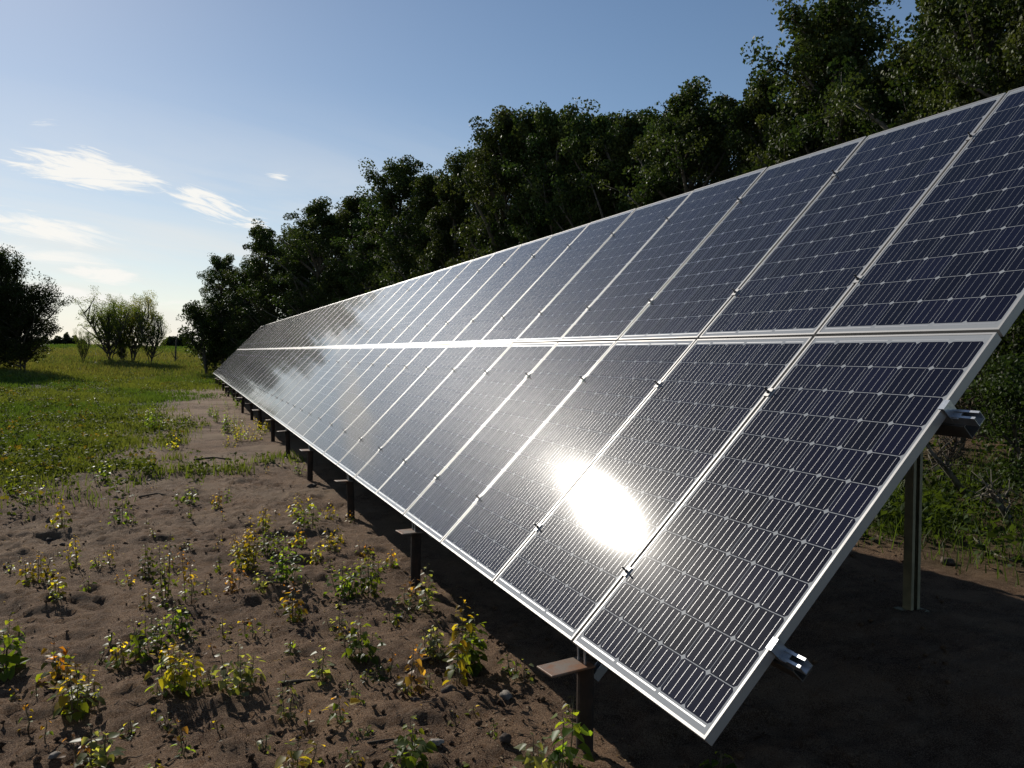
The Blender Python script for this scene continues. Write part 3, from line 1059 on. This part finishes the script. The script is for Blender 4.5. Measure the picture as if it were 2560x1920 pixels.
def field_tree(name, meshes, px, top_py, dist, h0, rz, label, sxy=1.0, cat='tree', group=None):
    d = ray(px, top_py)
    hd = math.hypot(d[0], d[1])
    x, y = CAM[0] + d[0] / hd * dist, CAM[1] + d[1] / hd * dist
    h = CAM[2] + d[2] / hd * dist - float(ground_z(x, y, False))
    s = h / meshes[2]
    return place_tree(name, meshes, x, y, s, rz, label, cat, group, s * sxy)


field_tree('broad_tree', BROAD[0], -12, 528, 58, 9.0, 0.4, 'tall tree at the left picture edge, its upper crown sticking out', 0.85)
field_tree('broad_tree', BROAD[1], 44, 606, 57, 9.0, 2.2, 'rounded dark tree at the left, branches reaching low on its right', 1.15)
field_tree('broad_tree', BROAD[0], -70, 560, 62, 9.0, 3.9, 'dark tree cut by the left picture edge, behind the rounded one', 1.0)
field_tree('slender_tree', OPENT[2], 262, 638, 78, 6.0, 5.0, 'tree in the middle of the field clump, between the dark green and the yellowish one', 0.85)
field_tree('slender_tree', OPENT[0], 236, 630, 76, 6.0, 0.3, 'dark green loose tree on the left half of the field clump', 1.0)
field_tree('slender_tree', OPENY, 283, 632, 77, 6.0, 1.9, 'yellowish sunlit tree on the right half of the field clump', 0.95)
field_tree('slender_tree', OPENT[1], 322, 664, 75, 6.0, 4.1, 'lower green tree at the right end of the field clump', 0.75)
field_tree('sapling_tree', OPENT[2], 178, 710, 72, 6.0, 2.6, 'small thin tree standing alone left of the field clump', 0.6)
field_tree('shrub', BUSH[0], 262, 735, 78, 3.2, 1.0, 'small shrub at the foot of the field clump', 0.9, 'shrub')

field_tree('bush', BUSH[1], 448, 655, 60, 3.2, 0.7, 'leafy bush at the very left foot of the wood', 1.0, 'bush', 'bushes at the left end of the wood')
field_tree('bush', BUSH[2], 486, 640, 63, 3.2, 2.7, 'dark bush under the far left end poplar', 1.1, 'bush', 'bushes at the left end of the wood')
field_tree('bush', BUSH[0], 520, 660, 61, 3.2, 4.4, 'dark bush just above the far upper corner of the array', 1.2, 'bush', 'bushes at the left end of the wood')

# a dead snag in the field
sx, sy, sz_ = CAM[0] + math.tan(math.atan2(*ray(378, 750)[:2])) * 80, CAM[1] + 80, 0
sz_ = float(ground_z(sx, sy, False))
sn = MB()
sn.tube([(sx, sy, sz_ - .2), (sx + .05, sy, sz_ + 1.0), (sx + .10, sy, sz_ + 1.9), (sx + .26, sy, sz_ + 2.6)], [.09, .075, .06, .035], 7)
sn.tube([(sx, sy, sz_ + .3), (sx - .28, sy, sz_ + .9)], [.04, .02], 5)
sn.tube([(sx, sy, sz_ + .2), (sx + .35, sy, sz_ + .55)], [.035, .015], 5)
tag(sn.build('dead_snag', BARK), 'thin bare snag standing alone right of the field clump', 'dead tree')

# far belts of trees on the skyline
rg = np.random.default_rng(77)


def belt(pa, pb, dist, hmax, name, label):
    d0, d1 = ray(pa, 750), ray(pb, 750)
    n = 5200
    tt = rg.uniform(0, 1, n)
    a0, a1 = math.atan2(d0[0], d0[1]), math.atan2(d1[0], d1[1])
    aa = a0 + (a1 - a0) * tt
    rr = dist + rg.uniform(-6, 6, n)
    x, y = CAM[0] + rr * np.sin(aa), CAM[1] + rr * np.cos(aa)
    prof = hmax * (0.25 + 0.75 * np.sin(np.pi * tt) ** 0.7) * (0.55 + 0.7 * vnoise(tt * 14, tt * 0 + dist, 5))
    z = ground_z(x, y, False) + prof * rg.uniform(0, 1, n) ** 0.6
    V, F, K = leaf_cloud(rg, np.stack([x, y, z], 1), np.full(n, 0.9), np.array([[0.030, 0.042, 0.022]]) * np.ones((n, 1)), 0.25)
    tag(link(name, raw_mesh(name, V, F, LEAF, K)), label, 'trees', kind='stuff')


belt(60, 190, 290, 4.2, 'far_wood', 'dark far wood on the skyline behind the left trees')
belt(345, 440, 330, 5.0, 'far_wood', 'dark far wood on the skyline right of the field clump')

# ------------------------------------------------------------------ young poplar shoots on the bare soil
TONES = {  # top leaf, mid leaf, low leaf
    'orange': ((0.31, 0.145, 0.034), (0.28, 0.21, 0.035), (0.085, 0.125, 0.028)),
    'yellow': ((0.36, 0.270, 0.045), (0.24, 0.22, 0.040), (0.100, 0.135, 0.030)),
    'green': ((0.150, 0.185, 0.036), (0.085, 0.130, 0.028), (0.055, 0.088, 0.022)),
    'pale': ((0.22, 0.25, 0.16), (0.19, 0.22, 0.14), (0.120, 0.150, 0.080)),  # pale green leaves, their silvery reflection put into the colour
    'dark': ((0.060, 0.085, 0.022), (0.045, 0.066, 0.018), (0.035, 0.050, 0.016)),
    'dry': ((0.26, 0.130, 0.060), (0.22, 0.13, 0.065), (0.120, 0.085, 0.045)),
}


def shoot_mesh(seed, h, width, tone, nst, leaf, dens=1.0):
    """upright stems with ovate leaves; returns stem mesh and leaf mesh"""
    rg = random.Random(seed)
    st, lf = MB(), MB()
    T = TONES[tone]
    for s in range(nst):
        a = rg.uniform(0, 6.28)
        r = width * 0.5 * (0.15 + 0.85 * rg.random()) if nst > 1 else 0.0
        hh = h * (1.0 if s == 0 else rg.uniform(0.45, 0.95))
        if s == 0:
            r *= 0.3
        b = Vector((math.cos(a) * r * 0.75, math.sin(a) * r * 0.75, -0.02))
        lean = Vector((math.cos(a) * r * 0.5 + rg.uniform(-.08, .08) * hh, math.sin(a) * r * 0.5 + rg.uniform(-.08, .08) * hh, hh + 0.02))
        pts = [b, b + lean * 0.35 + Vector((rg.uniform(-.012, .012), rg.uniform(-.012, .012), 0)), b + lean * 0.7, b + lean]
        st.tube(pts, [0.0040, 0.0032, 0.0024, 0.0012], 5)
        n = max(6, int(hh / 0.0145 * dens))
        for k in range(n):
            tt = 0.12 + 0.90 * (k + rg.random() * 0.6) / n
            tt = min(tt, 1.0)
            p0 = b + lean * tt
            az_ = k * 2.4 + rg.uniform(-.5, .5)
            size = 0.86 * leaf * (0.55 + 0.75 * math.sin(min(1, tt * 0.9 + .1) * math.pi)) * rg.uniform(0.7, 1.25)
            if tt > 0.93:
                size *= 0.7
            el = rg.uniform(-0.35, 0.55) + 0.7 * max(0, tt - .8) * 4 * rg.random()
            d = Vector((math.cos(az_) * math.cos(el), math.sin(az_) * math.cos(el), math.sin(el)))
            pet = size * rg.uniform(0.35, 0.9)
            p1 = p0 + d * pet
            st.tube([p0, p1], [0.0010, 0.0008], 3, cap=False)
            droop = Vector((0, 0, -rg.uniform(0.1, 0.9)))
            d2 = (d + droop).normalized()
            side = d2.cross(Vector((rg.uniform(-.4, .4), rg.uniform(-.4, .4), 1))).normalized()
            up = side.cross(d2).normalized()
            L, W = size, size * rg.uniform(0.36, 0.46)
            fold = up * (W * rg.uniform(0.15, 0.55))
            curl = up * (-L * rg.uniform(0.02, 0.22))
            m0, m1, m2 = p1, p1 + d2 * L * 0.42, p1 + d2 * L + curl
            vs = [m0, m1, m2, p1 + d2 * L * .22 + side * W + fold, p1 + d2 * L * .62 + side * W * .74 + fold * .8 + curl * .4,
                  p1 + d2 * L * .22 - side * W + fold, p1 + d2 * L * .62 - side * W * .74 + fold * .8 + curl * .4]
            if tt > 0.80:
                c0 = T[0]
            elif tt > 0.45:
                c0 = T[1] if rg.random() < 0.75 else T[2]
            else:
                c0 = T[2] if rg.random() < 0.8 else T[1]
            kf = rg.uniform(0.7, 1.25)
            lf.add([tuple(q) for q in vs], [(0, 3, 1), (3, 4, 1), (4, 2, 1), (0, 1, 5), (5, 1, 6), (6, 1, 2)], tuple(c * kf for c in c0))
    return st.mesh('stem', STEM), lf.mesh('leaves', SAP, True)


def shoot(px, py, top, wpx, tone, nst, leafm, label, seed, dens=1.0):
    x, y, z = at(px, py)
    k = pxm(x, y)
    h = (py - top) * k * 1.0
    ms = shoot_mesh(seed, h, wpx * k, tone, nst, leafm, dens)
    r = empty('poplar_shoot', (x, y, z - 0.008))
    link('stem', ms[0], r)
    link('leaves', ms[1], r)
    return tag(r, label, 'young plant', 'young poplar shoots on the bare soil')


def c5(x, y): return ((x * .3737) / OV, (1300 + y * .3737) / OV)
def c6(x, y): return ((600 + x * .3737) / OV, (1300 + y * .3737) / OV)
def c3(x, y): return ((1200 + x * .3617) / OV, (1350 + y * .3617) / OV)
def c4(x, y): return ((500 + x * .3918) / OV, (750 + y * .3918) / OV)


# crop, base x, base y, top y, width, tone, stems, leaf length (m), label
SHOOTS = [
    (c5, 240, 420, 200, 220, 'yellow', 6, .040, 'bushy yellow shoot clump left of the slender yellow shoot, upper left of the bare soil'),
    (c5, 370, 500, 330, 110, 'yellow', 3, .044, 'yellow shoot with orange tips in front of the bushy yellow clump'),
    (c5, 500, 318, 80, 80, 'yellow', 3, .034, 'slender yellow shoot standing upright near the dark round stone'),
    (c5, 728, 300, 190, 80, 'yellow', 2, .034, 'small yellow shoot alone right of the slender yellow shoot'),
    (c5, 640, 310, 235, 60, 'yellow', 2, .028, 'tiny yellowish shoot between the slender and the small yellow shoots'),
    (c5, 980, 400, 140, 130, 'dark', 5, .036, 'dark green shoot clump left of the tall slender central shoot'),
    (c5, 1105, 530, 70, 110, 'green', 3, .038, 'tall slender green shoot rising highest in the left foreground'),
    (c5, 1245, 555, 150, 90, 'orange', 2, .036, 'thin shoot with reddish top right of the tall slender green shoot'),
    (c5, 862, 440, 310, 90, 'orange', 3, .034, 'low orange shoot left of the dark green clump'),
    (c5, 988, 600, 430, 90, 'yellow', 3, .036, 'thin yellow shoot with red tip before the dark green clump'),
    (c5, 1185, 770, 540, 170, 'green', 5, .046, 'green shoot with one long orange leaf in the middle of the left clumps'),
    (c5, 1000, 910, 620, 230, 'green', 7, .044, 'broad bushy green shoot clump in the left foreground'),
    (c5, 840, 970, 790, 130, 'yellow', 4, .044, 'yellow-green shoot at the left foot of the broad bushy clump'),
    (c5, 1175, 1150, 790, 260, 'yellow', 8, .050, 'large shoot with yellow crown and green base, front of the left clumps'),
    (c5, 20, 1060, 680, 190, 'green', 3, .070, 'large-leaved shoot with a red-orange top cut by the left picture edge'),
    (c5, 345, 1100, 800, 210, 'orange', 5, .054, 'orange-tipped shoot with dark stem, right of the one at the picture edge'),
    (c5, 510, 1300, 940, 190, 'yellow', 4, .050, 'tall yellow-topped shoot in front of the orange-tipped shoot'),
    (c5, 410, 1230, 1060, 220, 'green', 6, .042, 'low green shoot clump at the foot of the tall yellow-topped shoot'),
    (c5, 620, 1190, 1060, 120, 'pale', 3, .038, 'pale small shoot right of the low green clump'),
    (c5, 640, 1690, 1330, 200, 'pale', 4, .052, 'pale green shoot at the bottom edge, left of the picture'),
    (c5, 520, 1640, 1400, 150, 'dry', 3, .044, 'dry brownish shoot beside the pale green one at the bottom edge'),
    (c5, 1585, 1140, 810, 200, 'pale', 4, .052, 'silvery shoot with upright pale leaves in the middle foreground'),
    (c5, 1660, 1120, 900, 150, 'pale', 3, .046, 'pale shoot touching the right side of the silvery shoot'),
    (c5, 1400, 1090, 970, 110, 'pale', 3, .036, 'small pale seedling between the large yellow and the silvery shoots'),
    (c5, 1505, 790, 640, 90, 'yellow', 2, .036, 'small yellowish shoot with a dark shadow to its right, behind the silvery shoot'),
    (c5, 1675, 785, 640, 90, 'orange', 2, .036, 'small red-tipped shoot up behind the silvery shoot'),
    (c5, 1555, 490, 270, 110, 'dry', 3, .036, 'thin dry shoot below the big yellow-green thicket'),
    (c5, 1380, 480, 390, 70, 'yellow', 2, .028, 'tiny yellowish seedling right of the red-topped shoot'),
    (c5, 1205, 1480, 1310, 60, 'dry', 1, .036, 'single thin seedling with few leaves on the lower left soil'),
    (c5, 1110, 1370, 1280, 120, 'pale', 2, .036, 'low pale seedling under the large yellow-crowned shoot'),
    (c5, 1030, 1670, 1590, 90, 'yellow', 2, .036, 'small yellow seedling at the bottom edge of the picture'),
    (c5, 860, 1450, 1340, 80, 'green', 2, .030, 'little green seedling left of the single thin seedling'),
    (c6, 60, 330, -40, 270, 'yellow', 11, .040, 'big yellow-green thicket of shoots in the middle of the bare soil'),
    (c6, 190, 230, 20, 170, 'green', 6, .040, 'green shoot clump at the right end of the big thicket'),
    (c6, 150, 480, 330, 150, 'pale', 4, .038, 'pale drooping shoot below the big thicket'),
    (c6, 300, 420, 90, 190, 'green', 5, .048, 'leafy green shoot right of the big thicket, dark below'),
    (c6, 520, 270, 140, 120, 'yellow', 4, .038, 'yellow shoot between the thicket and the second pile'),
    (c6, 400, 180, 40, 160, 'orange', 5, .038, 'orange-leaved shoot clump above the leafy green shoot'),
    (c6, 372, 670, 410, 150, 'orange', 5, .042, 'orange and yellow shoot with a long shadow, middle of the soil'),
    (c6, 650, 150, 20, 180, 'yellow', 5, .036, 'yellow-green shoot clump before the shadow edge near the second pile'),
    (c6, 710, 525, 270, 210, 'green', 7, .046, 'dense green shoot clump with white glints, centre of the soil'),
    (c6, 865, 515, 200, 160, 'green', 5, .046, 'green shoot with yellow top touching the dense green clump'),
    (c6, 1000, 330, 190, 130, 'orange', 4, .040, 'orange shoot against the array shadow by the second pile'),
    (c6, 840, 920, 630, 200, 'green', 5, .056, 'large dark-stemmed green shoot with broad leaves, right of centre'),
    (c6, 640, 740, 590, 140, 'pale', 3, .036, 'pale low shoot left of the large dark-stemmed green shoot'),
    (c6, 570, 1070, 830, 120, 'pale', 3, .044, 'thin pale shoot with a reddish tip, centre foreground'),
    (c6, 325, 1330, 1090, 110, 'pale', 3, .036, 'narrow upright pale plant in the centre foreground'),
    (c6, 665, 1370, 1150, 120, 'orange', 2, .048, 'sparse shoot with orange top leaves, right of the narrow pale plant'),
    (c6, 935, 1080, 950, 140, 'dark', 4, .040, 'dark drooping shoot in the shadow strip right of centre'),
    (c6, 1150, 1165, 820, 110, 'dry', 2, .046, 'tall sparse shoot with an orange tip and curled leaves'),
    (c6, 1040, 680, 560, 150, 'dark', 3, .040, 'dark low shoot between the dense green clump and the yellow-leaved tall shoot'),
    (c6, 1460, 1085, 500, 190, 'yellow', 2, .058, 'tall shoot with big lit yellow leaves against the dark array shadow'),
    (c6, 1320, 900, 650, 180, 'pale', 7, .042, 'bushy pale yellow shoot clump beside the tall shoot with big yellow leaves'),
    (c6, 1565, 1000, 610, 240, 'green', 6, .056, 'leafy green shoot on the shadow edge, right of the big-leaved shoot'),
    (c6, 1235, 600, 290, 130, 'pale', 3, .048, 'dark-stemmed shoot with glinting pale leaves in front of the second pile shadow'),
    (c6, 1170, 500, 370, 130, 'dry', 3, .042, 'reddish shoot at the foot of the second pile'),
    (c6, 1100, 560, 440, 120, 'pale', 2, .044, 'few pale leaves low on the soil left of the glinting shoot'),
    (c6, 1810, 1020, 880, 90, 'green', 3, .036, 'small green seedling on the shadow edge left of the nearest pile'),
    (c6, 400, 1690, 1440, 260, 'yellow', 5, .054, 'yellow-green shoot at the bottom edge below the narrow pale plant'),
    (c6, 1165, 1700, 1330, 200, 'green', 6, .052, 'tall green shoot at the bottom edge with orange tip leaf'),
    (c6, 785, 1660, 1550, 70, 'yellow', 2, .034, 'small yellow seedling between the two bottom-edge shoots'),
    (c6, 1560, 1310, 1230, 50, 'yellow', 1, .026, 'tiny yellow seedling on bare soil left of the nearest pile'),
    (c6, 1480, 1690, 1620, 160, 'green', 3, .040, 'green leaves at the bottom edge left of the nearest pile'),
    (c6, 830, 1420, 1370, 110, 'green', 3, .026, 'low rosette of green leaves in the hollow, centre foreground'),
    (c3, 632, 1600, 1160, 190, 'green', 2, .062, 'tall fresh shoot with big leaves in front of the nearest pile'),
    (c3, 370, 1640, 1350, 230, 'pale', 4, .062, 'big-leaved pale green shoot left of the tall fresh shoot'),
    (c3, 600, 1640, 1440, 200, 'pale', 3, .056, 'pale large leaves at the very bottom below the tall fresh shoot'),
    (c3, 640, 1200, 1060, 80, 'pale', 2, .036, 'sparse pale seedling touching the nearest pile'),
    (c3, 1650, 1600, 1440, 130, 'green', 2, .048, 'dim green shoot in the array shade under the near corner'),
    (c3, 320, 960, 830, 110, 'pale', 2, .044, 'seedling with white glinting leaves at the shadow edge by the cap plate'),
    (c4, 110, 1330, 1200, 110, 'orange', 4, .036, 'orange shoot alone on pale crusted soil, upper left of the big thicket'),
    (c4, 180, 1300, 1190, 70, 'green', 2, .034, 'greenish seedling right of the lone orange shoot'),
    (c4, 715, 1450, 1270, 170, 'green', 4, .050, 'dark round-leaved shoot just left of the third pile'),
    (c4, 620, 1380, 1220, 150, 'yellow', 5, .040, 'yellow-green shoot left of the round-leaved shoot near the third pile'),
    (c4, 820, 1400, 1270, 120, 'yellow', 4, .038, 'yellow shoot touching the third pile'),
    (c4, 960, 1420, 1340, 90, 'orange', 3, .036, 'orange-brown shoot right of the third pile in the shade edge'),
    (c4, 400, 1480, 1330, 160, 'yellow', 5, .038, 'pale yellow shoot clump above the big thicket'),
    (c4, 1020, 1640, 1540, 130, 'orange', 4, .038, 'orange shoot below the second cap plate on the shadow edge'),
    (c4, 840, 1600, 1480, 150, 'yellow', 5, .038, 'yellow shoot left of the second pile on sunlit soil'),
    (c4, 625, 1110, 980, 90, 'green', 4, .036, 'green shoot growing in the shade at the fourth pile'),
    (c4, 565, 1010, 960, 50, 'green', 2, .032, 'small green shoot left of the fourth pile in the shade'),
    (c4, 315, 1080, 1030, 60, 'green', 3, .028, 'small green seedling on bare soil left of the fifth pile'),
    (c4, 380, 850, 730, 130, 'yellow', 6, .040, 'yellow-green bush of shoots beside the seventh pile'),
    (c4, 270, 900, 760, 210, 'yellow', 8, .042, 'low yellow-green shoot mass in front of the sixth and seventh piles'),
    (c4, 215, 850, 700, 170, 'green', 6, .042, 'green shoot mass farther left of the seventh pile'),
    (c4, 190, 935, 870, 180, 'yellow', 6, .036, 'flat yellowish shoots left of the fifth pile'),
    (c4, 330, 900, 830, 160, 'yellow', 6, .036, 'yellow shoots just in front of the fifth pile'),
    (c4, 120, 780, 650, 120, 'green', 5, .042, 'dark green bush on the grass edge left of the piles'),
    (c4, 60, 740, 650, 110, 'green', 5, .042, 'green bush farther left on the grass edge'),
    (c4, 215, 690, 610, 120, 'green', 5, .042, 'green bush behind the shoot mass near the far piles'),
]
for i, (fn, bx, by, ty, wd, tone, nst, lf, lab) in enumerate(SHOOTS):
    px, py = fn(bx, by)
    _, tp = fn(bx, ty)
    scl = {c5: .3737, c6: .3737, c3: .3617, c4: .3918}[fn]
    shoot(px, py, tp, wd * scl / OV, tone, nst, lf, lab, 900 + i)

# tall bushes of weeds in the field, overview pixels
FIELD = [(335, 930, 868, 60, 'green', 8, 'dark bushy weed standing at the left edge of the bare strip'),
         (400, 920, 880, 50, 'green', 6, 'smaller bushy weed right of the dark bushy weed'),
         (225, 1040, 990, 70, 'green', 6, 'leafy green weed on the boundary of grass and bare soil'),
         (210, 880, 850, 45, 'dark', 6, 'dark rounded weed alone in the middle of the grass'),
         (318, 845, 820, 30, 'green', 4, 'thin upright weed far out in the grass'),
         (405, 1090, 1045, 60, 'green', 6, 'green weed on the crusted soil above the lone orange shoot'),
         (260, 1130, 1080, 40, 'green', 4, 'small green weed on pale soil at the left'),
         (128, 1140, 1070, 40, 'yellow', 3, 'thin yellow weed upright on the pale soil at the left'),
         (75, 1080, 1040, 70, 'green', 5, 'green weed at the left end of the grass edge'),
         (30, 1060, 1005, 70, 'green', 6, 'taller green weed near the left picture edge'),
         (490, 935, 880, 40, 'green', 5, 'thin green weed by the sixth pile, on the grass edge'),
         (375, 970, 940, 50, 'yellow', 5, 'yellowish low weed on the soil below the dark bushy weed')]
for i, (bx, by, ty, wd, tone, nst, lab) in enumerate(FIELD):
    r = shoot(bx, by, ty, wd, tone, nst, .055, lab, 1500 + i, 0.8)
    r.name = 'leafy_weed'
    r['category'] = 'weed'
    r['group'] = 'leafy weeds at the grass edge'

# small look-alike seedlings
rs = random.Random(61)
SEED = [shoot_mesh(1700 + i, rs.uniform(.05, .13), .05, tn, 1 + i % 2, .026) for i, tn in enumerate(('yellow', 'green', 'orange', 'pale', 'dry', 'green', 'yellow', 'green'))]
n_s = 0
while n_s < 90:
    px, py = rs.uniform(0, 1150), rs.uniform(960, 1655)
    x, y, z = at(px, py)
    if x > -0.05 or float(grass_mask(x, y)) > 0.5:
        continue
    ms = SEED[rs.randrange(8)]
    r = empty('seedling', (x, y, z - .004))
    r.rotation_euler = (0, 0, rs.uniform(0, 6.28))
    s = rs.uniform(.7, 1.3)
    r.scale = (s, s, s)
    link('stem', ms[0], r)
    link('leaves', ms[1], r)
    tag(r, 'tiny seedling with a few leaves on the bare soil', 'seedling', 'tiny seedlings on the bare soil')
    n_s += 1

# ------------------------------------------------------------------ stones, sticks, brush
def stone(px, py, size, mat, label, seed, flat=0.6):
    x, y, z = at(px, py)
    rg = random.Random(seed)
    import bmesh
    bm = bmesh.new()
    bmesh.ops.create_icosphere(bm, subdivisions=3, radius=1)
    o1, o2 = rg.uniform(0, 50), rg.uniform(0, 50)
    for v_ in bm.verts:
        k = 0.45 + 1.1 * float(fbm(np.array(v_.co.x * 1.7 + o1 + v_.co.z), np.array(v_.co.y * 1.7 + o2 - v_.co.z), 3, 4))
        v_.co = Vector((v_.co.x * k * 1.2, v_.co.y * k * 0.9, v_.co.z * k * flat)) * size
    me_ = bpy.data.meshes.new('stone')
    bm.to_mesh(me_)
    bm.free()
    me_.materials.append(mat)
    me_.polygons.foreach_set('use_smooth', [True] * len(me_.polygons))
    o = link('stone', me_)
    o.location = (x, y, z + size * flat * .35)
    o.rotation_euler = (0, 0, rg.uniform(0, 6.28))
    return tag(o, label, 'stone')


stone(*c5(322, 140), .036, DARKSTONE, 'dark round stone left of the slender yellow shoot', 1)
stone(*c5(418, 165), .022, DARKSTONE, 'small dark stone beside the dark round stone', 2)
stone(*c6(1775, 1475), .024, DARKSTONE, 'dark upright lump of soil left of the nearest pile', 3, 1.0)
stone(*c6(1310, 1490), .030, STONE, 'pale flat stone near the tall bottom-edge shoot', 4, .4)
stone(*c6(1775, 1180), .034, STONE, 'pale brown stone between the shadow edge and the nearest pile', 5, .6)
stone(*c6(1395, 1160), .040, DARKSTONE, 'big dark clod behind the tall sparse shoot', 6, .8)
stone(*c5(370, 1580), .024, STONE, 'small pale stone on the soil at lower left', 7, .5)
stone(2045, 1215, .07, DEADWOOD, 'large flat stone on the sunlit soil behind the rear post', 8, .45)
stone(430, 1010, .055, STONE, 'whitish flat stone in the far part of the bare strip', 9, .3)
stone(*c4(715, 1190), .05, DARKSTONE, 'dark stone at the foot of the fourth pile', 10, .6)
stone(*c6(1180, 1210), .025, DARKSTONE, 'lumpy dark clod left of the big dark clod', 11, .6)


def stick(pts, r, label, mat=DEADWOOD, branches=(), name='stick'):
    mb = MB()
    P = [at(*q) for q in pts]
    lift = r * 0.7
    mb.tube([(a, b, c + lift) for a, b, c in P], [r * (1 - 0.55 * i / max(1, len(P) - 1)) for i in range(len(P))], 6)
    for br in branches:
        B = [at(*q) for q in br]
        mb.tube([(a, b, c + lift + .01 * i) for i, (a, b, c) in enumerate(B)], [r * .5, r * .35, r * .2][:len(B)], 5)
    return tag(mb.build(name, mat, None, True), label, 'stick')


stick([c6(280, 1095), c6(400, 1085), c6(530, 1075)], .011, 'dark stick lying left of the thin pale shoot')
stick([c6(120, 445), c6(220, 440), c6(320, 432)], .010, 'straight twig between the pale drooping shoot and the leafy green shoot')
stick([c5(1140, 140), c5(1260, 130), c5(1400, 135), c5(1500, 140)], .007, 'long thin twig across the soil above the red-topped shoot', branches=[(c5(1400, 135), c5(1480, 120), c5(1500, 105))])
stick([c5(1310, 70), c5(1360, 90), c5(1425, 80)], .006, 'short twig above the long thin twig')
stick([c6(1180, 960), c6(1260, 930), c6(1330, 915), c6(1420, 905)], .008, 'curved root-like twig left of the big-leaved tall shoot')
stick([c6(850, 1500), c6(960, 1480), c6(1060, 1468)], .007, 'thin twig behind the tall bottom-edge shoot')
stick([(300, 1075), (340, 1068), (375, 1072)], .012, 'dark stick on crusted soil right of the grass edge')
stick([(420, 995), (460, 990), (500, 994)], .022, 'charred branch on the far soil near the fifth pile')

# uprooted branches and brush behind the array
def brush(px, py, dist, h, label, seed, mat=PALEBARK, n=14, lean=(0, 0)):
    rg = random.Random(seed)
    d = ray(px, py)
    hd = math.hypot(d[0], d[1])
    x, y = CAM[0] + d[0] / hd * dist, CAM[1] + d[1] / hd * dist
    z = float(ground_z(x, y, False))
    mb = MB()
    p0 = Vector((x, y, z - .1))
    p1 = p0 + Vector((lean[0] * .5, lean[1] * .5, h * .5))
    p2 = p0 + Vector((lean[0], lean[1], h * .9))
    mb.tube([p0, p1, p2], [.045, .035, .02], 7)
    for i in range(n):
        s = p1.lerp(p2, rg.random())
        q = s + Vector((rg.uniform(-.5, .5), rg.uniform(-.4, .4), rg.uniform(-.15, .45))) * h * .6
        mid = (s + q) / 2 + Vector((rg.uniform(-.06, .06), rg.uniform(-.06, .06), rg.uniform(0, .1)))
        mb.tube([s, mid, q], [.012, .009, .004], 5)
        for k in range(2):
            e = mid.lerp(q, rg.random()) + Vector((rg.uniform(-.25, .25), rg.uniform(-.25, .25), rg.uniform(-.1, .25)))
            mb.tube([mid, e], [.006, .003], 4)
    return tag(mb.build('fallen_branch', mat, None, True), label, 'branch')


brush(2105, 1000, 10.6, 0.75, 'pale broken branch leaning left over the dirt mound', 1, PALEBARK, 14, (-.55, .15))
brush(2070, 960, 12.0, 0.9, 'tangled bare twigs behind the pale broken branch', 2, DEADWOOD, 20, (.3, .0))
brush(2020, 985, 11.0, 0.7, 'low heap of dead twigs left of the dirt mound', 4, DEADWOOD, 22, (.5, .1))
brush(2150, 945, 13.0, 1.2, 'tall tangle of dead twigs under the right poplars', 5, DEADWOOD, 24, (-.4, .2))
brush(2205, 1060, 9.6, 0.5, 'grey twig heap at the right edge beside the rough grass', 6, PALEBARK, 16, (-.3, .1))
brush(2180, 1000, 11.2, 0.9, 'grey bare branch standing right of the dirt mound', 3, DEADWOOD, 10, (.25, .1))
stick([(1895, 1160), (1930, 1172), (1960, 1180)], .014, 'pale stick on the sunlit soil left of the rear post')
stick([(2095, 1160), (2125, 1180), (2150, 1200), (2190, 1215)], .014, 'pale forked stick on the sunlit soil right of the rear post', PALEBARK, [((2125, 1180), (2130, 1195), (2140, 1210))])
# leafy bushes at the edge of the wood behind the array
for (px, py, dist, s, k, lab) in ((2195, 930, 12.5, .62, 0, 'small leafy bush at the right edge under the poplars'), (2120, 950, 14.5, .75, 1, 'leafy bush behind the dirt mound'),
                                 (2235, 1010, 10.2, .50, 2, 'low leafy bush right of the dirt mound'), (2040, 950, 15.5, .7, 0, 'leafy bush seen past the rail ends')):
    d = ray(px, py)
    hd = math.hypot(d[0], d[1])
    place_tree('bush', BUSH[k], CAM[0] + d[0] / hd * dist, CAM[1] + d[1] / hd * dist, s, px * .01, lab, 'bush', 'bushes at the edge of the wood')
# broad weeds in the rough grass
rg = np.random.default_rng(88)
n = 1100
cx_, cy_ = rg.uniform(4.6, 12, n), rg.uniform(1.5, 13, n)
keep = grass_mask(cx_, cy_) > rg.uniform(0.1, 0.9, n)
cx_, cy_ = cx_[keep], cy_[keep]
nl = 22
L = rg.normal(size=(len(cx_), nl, 3)) * np.array([.13, .13, 0])
L[:, :, 2] = rg.uniform(.03, .32, (len(cx_), nl))
L += np.stack([cx_, cy_, ground_z(cx_, cy_)], 1)[:, None]
V, F, K = leaf_cloud(rg, L.reshape(-1, 3), np.full(L.shape[0] * nl, .07), np.array([[.040, .062, .016]]) * np.ones((L.shape[0] * nl, 1)), .35, .5)
tag(link('undergrowth', raw_mesh('undergrowth', V, F, WEED, K)), 'leafy undergrowth in the rough grass behind the array', 'undergrowth', kind='stuff')
